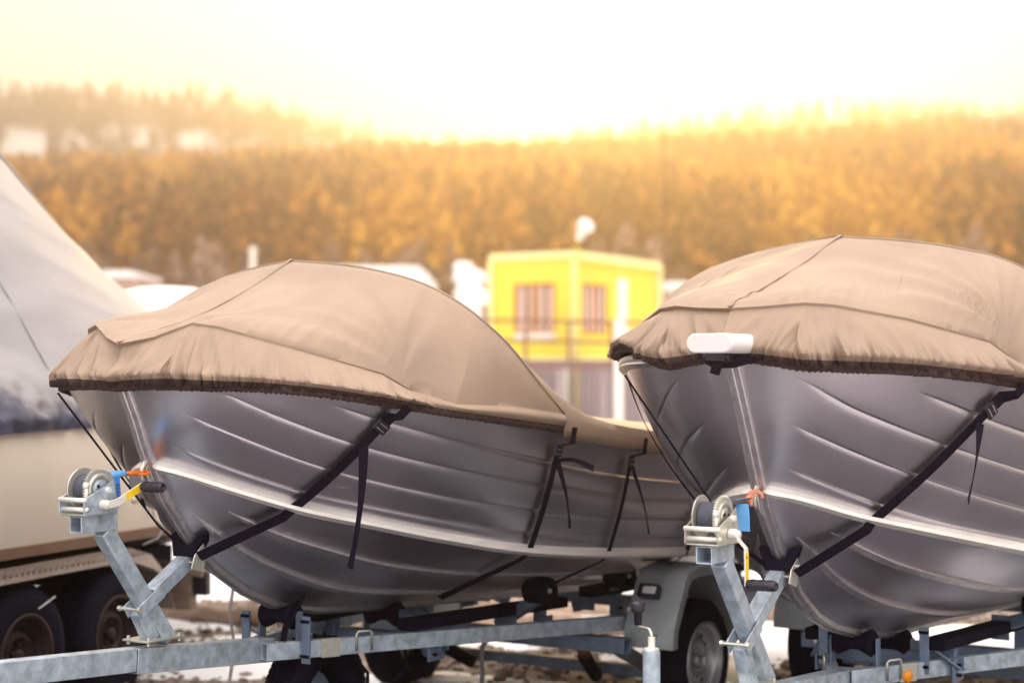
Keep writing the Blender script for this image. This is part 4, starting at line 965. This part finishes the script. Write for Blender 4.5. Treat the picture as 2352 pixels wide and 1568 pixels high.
mb=MB(); mb.tube([(.02,-3.3+7.9*i/60,ridge(-3.3+7.9*i/60)+.008) for i in range(61)],.012,6); mb.build('ridge_rope','tarp',tp,smooth=True)
mb=MB(); P=[]
for k in range(24):
    zz=lerp(2.75,1.55,k/23); s=1.05+.12*k/23; t,z=hull3(s,0); v=(ridge(s)-zz)/(ridge(s)-z+.02); tt=.02+(t+.03)*(1-(1-v)**1.04); P.append((tt+.022,s,zz))
mb.tube(P,.004,5); mb.build('seam','tarp',tp,smooth=True)
# tandem trailer
tt_=root(3,'tandem_trailer','dark tandem axle trailer with tread plate mudguard under the large cream boat','boat trailer')
for s_ in (1.134,1.91): wheel(tt_,V3(s_,.95,.30),1,.335,rimm='rim2',rr=.20,wd=.20,brown=True)
for s_ in (1.134,1.91): wheel(tt_,V3(s_,-.95,.30),-1,.335,rimm='rim2',rr=.20,wd=.20,brown=True)
for side in (1,-1):
    pr=[(.45,.34),(.50,.60),(.72,.725),(.9,.745),(1.3,.75),(1.8,.752),(2.0,.745),(2.2,.69),(2.32,.59),(2.40,.44),(2.43,.38)]
    mb=MB(); V=[];F_=[]
    for s_,z_ in pr: V+=[V3(s_,.80*side,z_),V3(s_,1.07*side,z_),V3(s_,1.085*side,z_-.075 if z_>.6 else z_-.04)]
    for k in range(len(pr)-1): F_+=[(3*k,3*k+1,3*k+4,3*k+3),(3*k+1,3*k+2,3*k+5,3*k+4)]
    mb.add(V,F_); g=mb.build('mudguard','tread',tt_); so=g.modifiers.new('thickness','SOLIDIFY'); so.thickness=.006
    for k in range(34):
        s_=.62+k*.045; mb=MB(); mb.box(V3(s_,1.082*side,.705),(.006,.016,.012),Matrix.Rotation(.5,3,'X')); mb.build('tread_rib','tread',g)
    mb=MB(); mb.beam(V3(-2.5,.72*side,.50),V3(3.0,.72*side,.48),.08,.14); mb.build('frame_rail','rub',tt_,bevel=.006)
    mb=MB(); mb.beam(V3(.6,.70*side,.64),V3(2.9,.70*side,.62),.12,.10); mb.build('bunk','rub',tt_,bevel=.01)
for s_ in (.3,1.5,2.9):
    mb=MB(); mb.beam(V3(s_,-.7,.44),V3(s_,.7,.44),.10,.10); mb.build('cross_member','rub',tt_)
for s_ in (1.134,1.91):
    mb=MB(); mb.beam(V3(s_,-.85,.30),V3(s_,.85,.30),.06,.06); mb.build('axle','rub',tt_)
mb=MB(); mb.tube([V3(1.22+.012*k,1.06,.52+.004*k) for k in range(12)],.004,6); mb.build('strip_mark','strip',tt_)
mb=MB(); mb.box(V3(2.62,.93,.44),(.30,.07,.20)); mb.build('wooden_block','wood',tt_,bevel=.006)
mb=MB(); mb.box(V3(2.62,.93,.575),(.46,.10,.045),Matrix.Rotation(.10,3,'Y')); mb.build('wooden_block','wood',tt_,bevel=.005)
mb=MB(); mb.box(V3(2.62,1.13,.49),(.09,.05,.13)); mb.build('tail_light','plast',tt_,bevel=.006)
mb=MB(); P=[Vector((1.16,2.05,1.02)),Vector((1.20,2.0,.98)),Vector((1.2,2.02,.90)),Vector((1.24,2.06,.86)),Vector((1.22,2.03,.80)),Vector((1.18,1.95,.77))]
mb.tube(P,.006,8); o=mb.build('loose_rope','rope',None,smooth=True); place(o,3); tag(o,'short pale rope end dangling from the brown edge of the cream boat','rope')
# ---------------- further covered boat behind ----------------
def hump(name,c,dx,dy,h,label,cat,m='white',rot=0,z0=0):
    mb=MB(); n=36;k=14
    for j in range(k+1):
        v=j/k
        for i in range(n):
            a=2*math.pi*i/n; r=math.sin(v*math.pi/2); zz=math.cos(v*math.pi/2)**.55
            x=dx*r*math.copysign(abs(math.cos(a))**.8,math.cos(a)); y=dy*r*math.copysign(abs(math.sin(a))**.8,math.sin(a))
            mb.v.append((x,y,z0+h*zz+.03*noise.noise(Vector((x*3,y*3,h)))))
    for j in range(k):
        for i in range(n): mb.f.append((j*n+i,j*n+(i+1)%n,(j+1)*n+(i+1)%n,(j+1)*n+i))
    o=mb.build(name,m,None,smooth=True); o.location=(c[0],c[1],0); o.rotation_euler=(0,0,rot); tag(o,label,cat); return o
b4=hump('covered_boat',(-3.05,15.5),.95,2.4,2.48,'low boat under a white cover behind the grey tarpaulin','boat',rot=-.3)
# ---------------- cabin ----------------
Z0=2.22;Z1=4.86
cx,cy=1.66,45.0; er=Vector((2.6,4.4,0)).normalized(); el=Vector((-er.y,er.x,0))
cb=thing('yellow_cabin','bright yellow cabin with white roof edge and orange framed windows above the railing','cabin',(cx,cy,0),math.atan2(er.y,er.x))
# local x along right face (away), local y along the left face ; near corner at the origin
LR,LL=5.1,2.55
mb=MB()
def wallgrid(mb,org,du,W,H,holes,th,nrm):
    us=sorted({0,W,*[h[0] for h in holes],*[h[1] for h in holes]}); zs=sorted({0,H,*[h[2] for h in holes],*[h[3] for h in holes]})
    for a,b_ in zip(us,us[1:]):
        for c,d in zip(zs,zs[1:]):
            if any(h[0]<=(a+b_)/2<=h[1] and h[2]<=(c+d)/2<=h[3] for h in holes): continue
            p=org+du*((a+b_)/2)+Vector((0,0,(c+d)/2))+nrm*(th/2)
            sz=(b_-a,th,d-c) if abs(du.x)>.5 else (th,b_-a,d-c); mb.box(p,sz)
wr=(.42,1.85,.62,1.98); wl=(.50,1.78,.62,1.98)
wallgrid(mb,Vector((0,0,Z0)),Vector((1,0,0)),LR,Z1-Z0,[wr],.08,Vector((0,1,0)))
mb.build('right_wall','yel',cb)
mb=MB(); wallgrid(mb,Vector((0,.081,Z0)),Vector((0,1,0)),LL-.162,Z1-Z0,[wl],.08,Vector((1,0,0))); mb.build('left_wall','yel',cb)
mb=MB(); mb.box((LR/2,LL-.04,(Z0+Z1)/2),(LR,.08,Z1-Z0)); mb.box((LR-.04,LL/2,(Z0+Z1)/2),(.08,LL-.162,Z1-Z0)); mb.build('rear_wall','yel',cb)
mb=MB(); mb.box((LR/2,LL/2,Z1+.06),(LR+.16,LL+.16,.20)); mb.build('roof','ytrim',cb,bevel=.03)
mb=MB(); mb.box((LR/2,LL/2,Z0-.06),(LR+.06,LL+.06,.115)); mb.build('floor_frame','ytrim',cb,bevel=.02)
for p in ((-.02,-.02),(LR+.02,-.02),(-.02,LL+.02)):
    mb=MB(); mb.box((p[0],p[1],(Z0+Z1)/2),(.16,.16,Z1-Z0-.06)); mb.build('corner_post','ytrim',cb,bevel=.02)
mb=MB(); mb.box((2.78,-.015,Z0+1.15),(.62,.025,2.1)); mb.build('white_panel','wtrim',cb)
def win(face,h):
    a,b_,c,d=h
    if face=='r': P=lambda u,z,o: Vector((u,o,Z0+z)); ax=0
    else: P=lambda u,z,o: Vector((o,.081+u,Z0+z)); ax=1
    def bx(u,z,w_,hh,o=-.0,th=.07):
        c_=P(u,z,o); return (c_,(w_,th,hh) if ax==0 else (th,w_,hh))
    mb=MB()
    for q in ((a+.04,(c+d)/2,.08,d-c),(b_-.04,(c+d)/2,.08,d-c),((a+b_)/2,(c+d)/2,.09,d-c-.16),((a+b_)/2,c+.04,b_-a-.16,.08),((a+b_)/2,d-.04,b_-a-.16,.08)): mb.box(*bx(*q,o=.03))
    f=mb.build('window','orf',cb,bevel=.006)
    for k in (0,1):
        w_=(b_-a)/2-.125; u=a+.08+w_/2 if k==0 else b_-.08-w_/2
        mb=MB(); mb.box(*bx(u,(c+d)/2,w_,d-c-.16,o=.045,th=.008)); mb.build('pane','glass',f)
        for kk in range(2):
            mb=MB(); uu=u-w_*.3+kk*w_*.55; mb.box(*bx(uu,(c+d)/2,w_*(.22+.1*kk),d-c-.2,o=.034,th=.006)); mb.build('curtain','curt',f)
win('r',wr); win('l',wl)
for k in range(17):   # cladding joints standing proud of the panels
    u=.12+k*.30
    if wr[0]-.03<u<wr[1]+.03:
        for za,zb_ in ((.03,wr[2]-.02),(wr[3]+.02,Z1-Z0-.06)):
            mb=MB(); mb.box((u,-.006,Z0+(za+zb_)/2),(.03,.014,zb_-za)); mb.build('cladding_rib','yel',cb)
    elif not 2.44<u<3.12: mb=MB(); mb.box((u,-.006,(Z0+Z1)/2),(.03,.014,Z1-Z0-.1)); mb.build('cladding_rib','yel',cb)
mb=MB(); mb.tube([(LR-.2,-.06,Z1-.04),(LR-.2,-.06,Z0-.1)],.035,8); mb.build('downpipe','ytrim',cb,smooth=True)
mb=MB(); mb.beam((-.1,-.10,Z1-.02),(LR+.1,-.10,Z1-.05),.08,.07); mb.build('gutter','ytrim',cb,bevel=.01)
mb=MB(); mb.box((-.03,.081+.86,Z0+.56),(.08,.72,.16)); mb.build('window_sill','white',cb,bevel=.02)
mb=MB(); mb.box((-.03,.081+1.50,Z0+.56),(.08,.46,.16)); mb.build('window_sill','white',cb,bevel=.02)
# grey ground floor container
gc=thing('grey_container','grey ribbed ground floor container with a yellow door under the cabin','container',(cx,cy,0),math.atan2(er.y,er.x))
mb=MB(); mb.box((LR/2,LL/2+.1,1.0),(LR-.1,LL-.1,2.1)); mb.build('body','grey',gc)
for k in range(9):
    mb=MB(); mb.box((-.0+.02,.25+k*.26,1.0),(.05,.10,1.9)); mb.build('rib','grey',gc,bevel=.01)
for k in range(16):
    mb=MB(); mb.box((.22+k*.30,.13,1.0),(.13,.05,1.9)); mb.build('rib','grey',gc,bevel=.01)
mb=MB(); mb.box((-.02,1.85,.92),(.06,.78,1.6)); mb.build('door','yel',gc,bevel=.01)
mb=MB(); mb.box((-.01,.35,1.0),(.07,.30,1.9)); mb.build('panel','wtrim',gc,bevel=.01)
# deck and railing in front of the cabin
rl=thing('deck_railing','brown steel railing along the deck in front of the yellow cabin','railing',(0,43.2,0))
def X(px,y=43.2): return (px-1176)/3900*y
zt=1.65+(868-735)/3900*43.2; zm=1.65+(868-781)/3900*43.2; zb=1.65+(868-822)/3900*43.2
for z in (zt,zm):
    mb=MB(); mb.beam((X(1085),0,z),(X(1500),0,z-.07),.06,.085); mb.build('rail','rail',rl)
for px in (1108,1207,1307,1405,1490):
    mb=MB(); mb.beam((X(px),0,zb-.1),(X(px),0,zt),.09,.07,up=(0,1,0)); mb.build('post','rail',rl)
dk=thing('deck','dark timber deck edge under the railing of the yellow cabin','deck',(0,43.2,0))
mb=MB(); mb.box(((X(1080)+X(1500))/2,.75,zb-.16),(X(1500)-X(1080),1.6,.22)); mb.build('fascia','dgrey',dk)
for px in (1150,1290,1385,1480):
    mb=MB(); mb.box((X(px),.1,(zb-.28)/2),(.16,.16,zb-.28)); mb.build('support_post','grey',dk)
wp=MB(); wp.box((0,0,1.48),(.19,.19,2.96)); wp.box((0,0,2.98),(.24,.24,.05)); o=wp.build('white_post','wtrim',None,bevel=.02); o.location=(X(1421,40),40,0); tag(o,'square white post standing right of the deck, in front of the cabin','post')
# round white lamp
lm=thing('round_lamp','round white lamp head on a short bent pole above the cabin roof','lamp',(X(1325,44.6),44.6,0))
mb=MB(); mb.tube([(0,0,0),(0,0,4.9),(.02,0,5.25),(.10,0,5.45)],.022,8); mb.build('pole','yel',lm,smooth=True)
mb=MB(); mb.lathe([(0,-.2),(.10,-.18),(.22,-.02),(.23,.06),(.16,.18),(0,.22)],(.22,0,5.62),(.45,0,.9),24); mb.build('lamp_head','white',lm,smooth=True)
mb=MB(); mb.lathe([(0,-.13),(.10,-.08),(.12,.04),(0,.13)],(.08,0,5.38),(.3,0,1),18); mb.build('lamp_neck','wtrim',lm,smooth=True)
mb=MB(); mb.tube([(0,0,0),(0,0,6),(0,0,9.6)],[.02,.018,.012],8); o=mb.build("mast","brown",None,smooth=True); o.location=(X(1527,41),41,0); tag(o,'tall thin pale mast rising behind the bow of the right boat','mast')
# white roofed buildings further off
def shed(name,px0,px1,pyt,pyb,Y,label,wallm,roofh=.35,depth=6,wins=0):
    x0,x1=(px0-1176)/3900*Y,(px1-1176)/3900*Y; zt_=1.65+(868-pyt)/3900*Y; zr=zt_-roofh
    r_=thing(name,label,'building',((x0+x1)/2,Y,0)); W=x1-x0
    mb=MB(); mb.box((0,depth/2,zr/2-.5),(W-.3,depth,zr+1)); mb.build('wall',wallm,r_)
    mb=MB(); mb.prism([(-W/2,-.3,zr),(W/2,-.3,zr),(W/2,-.3,zr+roofh*.6),(W/2-.5,-.3,zr+roofh),(-W/2+.3,-.3,zr+roofh)],(0,depth+.6,0)); mb.build('roof','snow',r_,bevel=.08)
    for k in range(wins):
        u=-W/2+.9+k*(W-1.8)/max(1,wins-1); mb=MB(); mb.box((u,-.03,zr-1.0),(.8,.06,.9)); f=mb.build('window','dgrey',r_)
        mb=MB(); mb.box((u,-.07,zr-1.0),(.66,.02,.76)); mb.build('pane','glass',f)
    return r_
shed('long_building',690,985,611,650,75,'long low white building with snow on its roof left of the yellow cabin','wtrim',.9,8,5)
shed('small_house',226,322,622,690,85,'small pinkish house with a thick white roof edge behind the left boats','wall1',.35,5,0)
shed('far_shed',1040,1112,640,700,70,'pale shed under thick snow just left of the yellow cabin','wtrim',.75,5,0)
shed('right_shed',1500,1600,648,700,80,'low pale shed between the yellow cabin and the right boat','wall1',.4,5,0)
for i,(px,py,Y,dx,h) in enumerate(((1080,618,72,.75,.55),(1065,600,73,.45,.45),(1095,668,68,.7,.5))):
    z=1.65+(868-py)/3900*Y; hump('snow_heap',((px-1176)/3900*Y,Y+.0),dx,1.2,h+.0,['rounded snow heap on the shed left of the yellow cabin','smaller snow heap at the very top of the shed pile','lowest snow heap of the pile left of the yellow cabin'][i],'snow heap','snow',z0=z-h)
o=MB(); o.tube([(0,0,0),(0,0,7.0)],.14,8); o=o.build('chimney_post','wtrim',None); o.location=((580-1176)/3900*80,80,0); o.scale=(1,1,(1.65+(868-565)/3900*80)/7.0); tag(o,'short pale pole rising behind the top of the left boat cover','pole')
# pale timber lying at the edge of the snow
for i,(x0,y0,x1,y1,r,lab) in enumerate(((-.55,11.2,1.2,10.7,.085,'pale weathered log lying under the stern of the left boat'),(-.2,11.9,1.9,11.5,.07,'thinner log lying behind the pale weathered one'),(-2.55,11.6,-1.5,11.3,.07,'short log lying on gravel left of the keel'))):
    mb=MB(); n=14; mb.tube([(lerp(x0,x1,k/n),lerp(y0,y1,k/n),r*.8+.01*math.sin(k*1.3)+fz(lerp(x0,x1,k/n),lerp(y0,y1,k/n))) for k in range(n+1)],[r*(1+.07*math.sin(k*2.1)) for k in range(n+1)],14); o=mb.build('log','log',None,smooth=True); tag(o,lab,'log')
# ---------------- haze ----------------
HZ=.0026
mb=MB(); mb.box((0,285,43),(900,610,90)); o=mb.build('haze',bpy.data.materials.new('haze_air'),None); o['kind']='stuff'; o['label']='warm haze filling the valley'
m=o.data.materials[0]; m.use_nodes=True; t=m.node_tree; t.nodes.clear(); oo=t.nodes.new('ShaderNodeOutputMaterial'); pv=t.nodes.new('ShaderNodeVolumePrincipled')
pv.inputs['Color'].default_value=(1,.84,.64,1); pv.inputs['Density'].default_value=HZ; pv.inputs['Anisotropy'].default_value=.80; t.links.new(pv.outputs[0],oo.inputs['Volume'])
S.cycles.volume_bounces=0; S.cycles.max_bounces=10; S.cycles.diffuse_bounces=3; S.cycles.glossy_bounces=8; S.cycles.sample_clamp_indirect=4
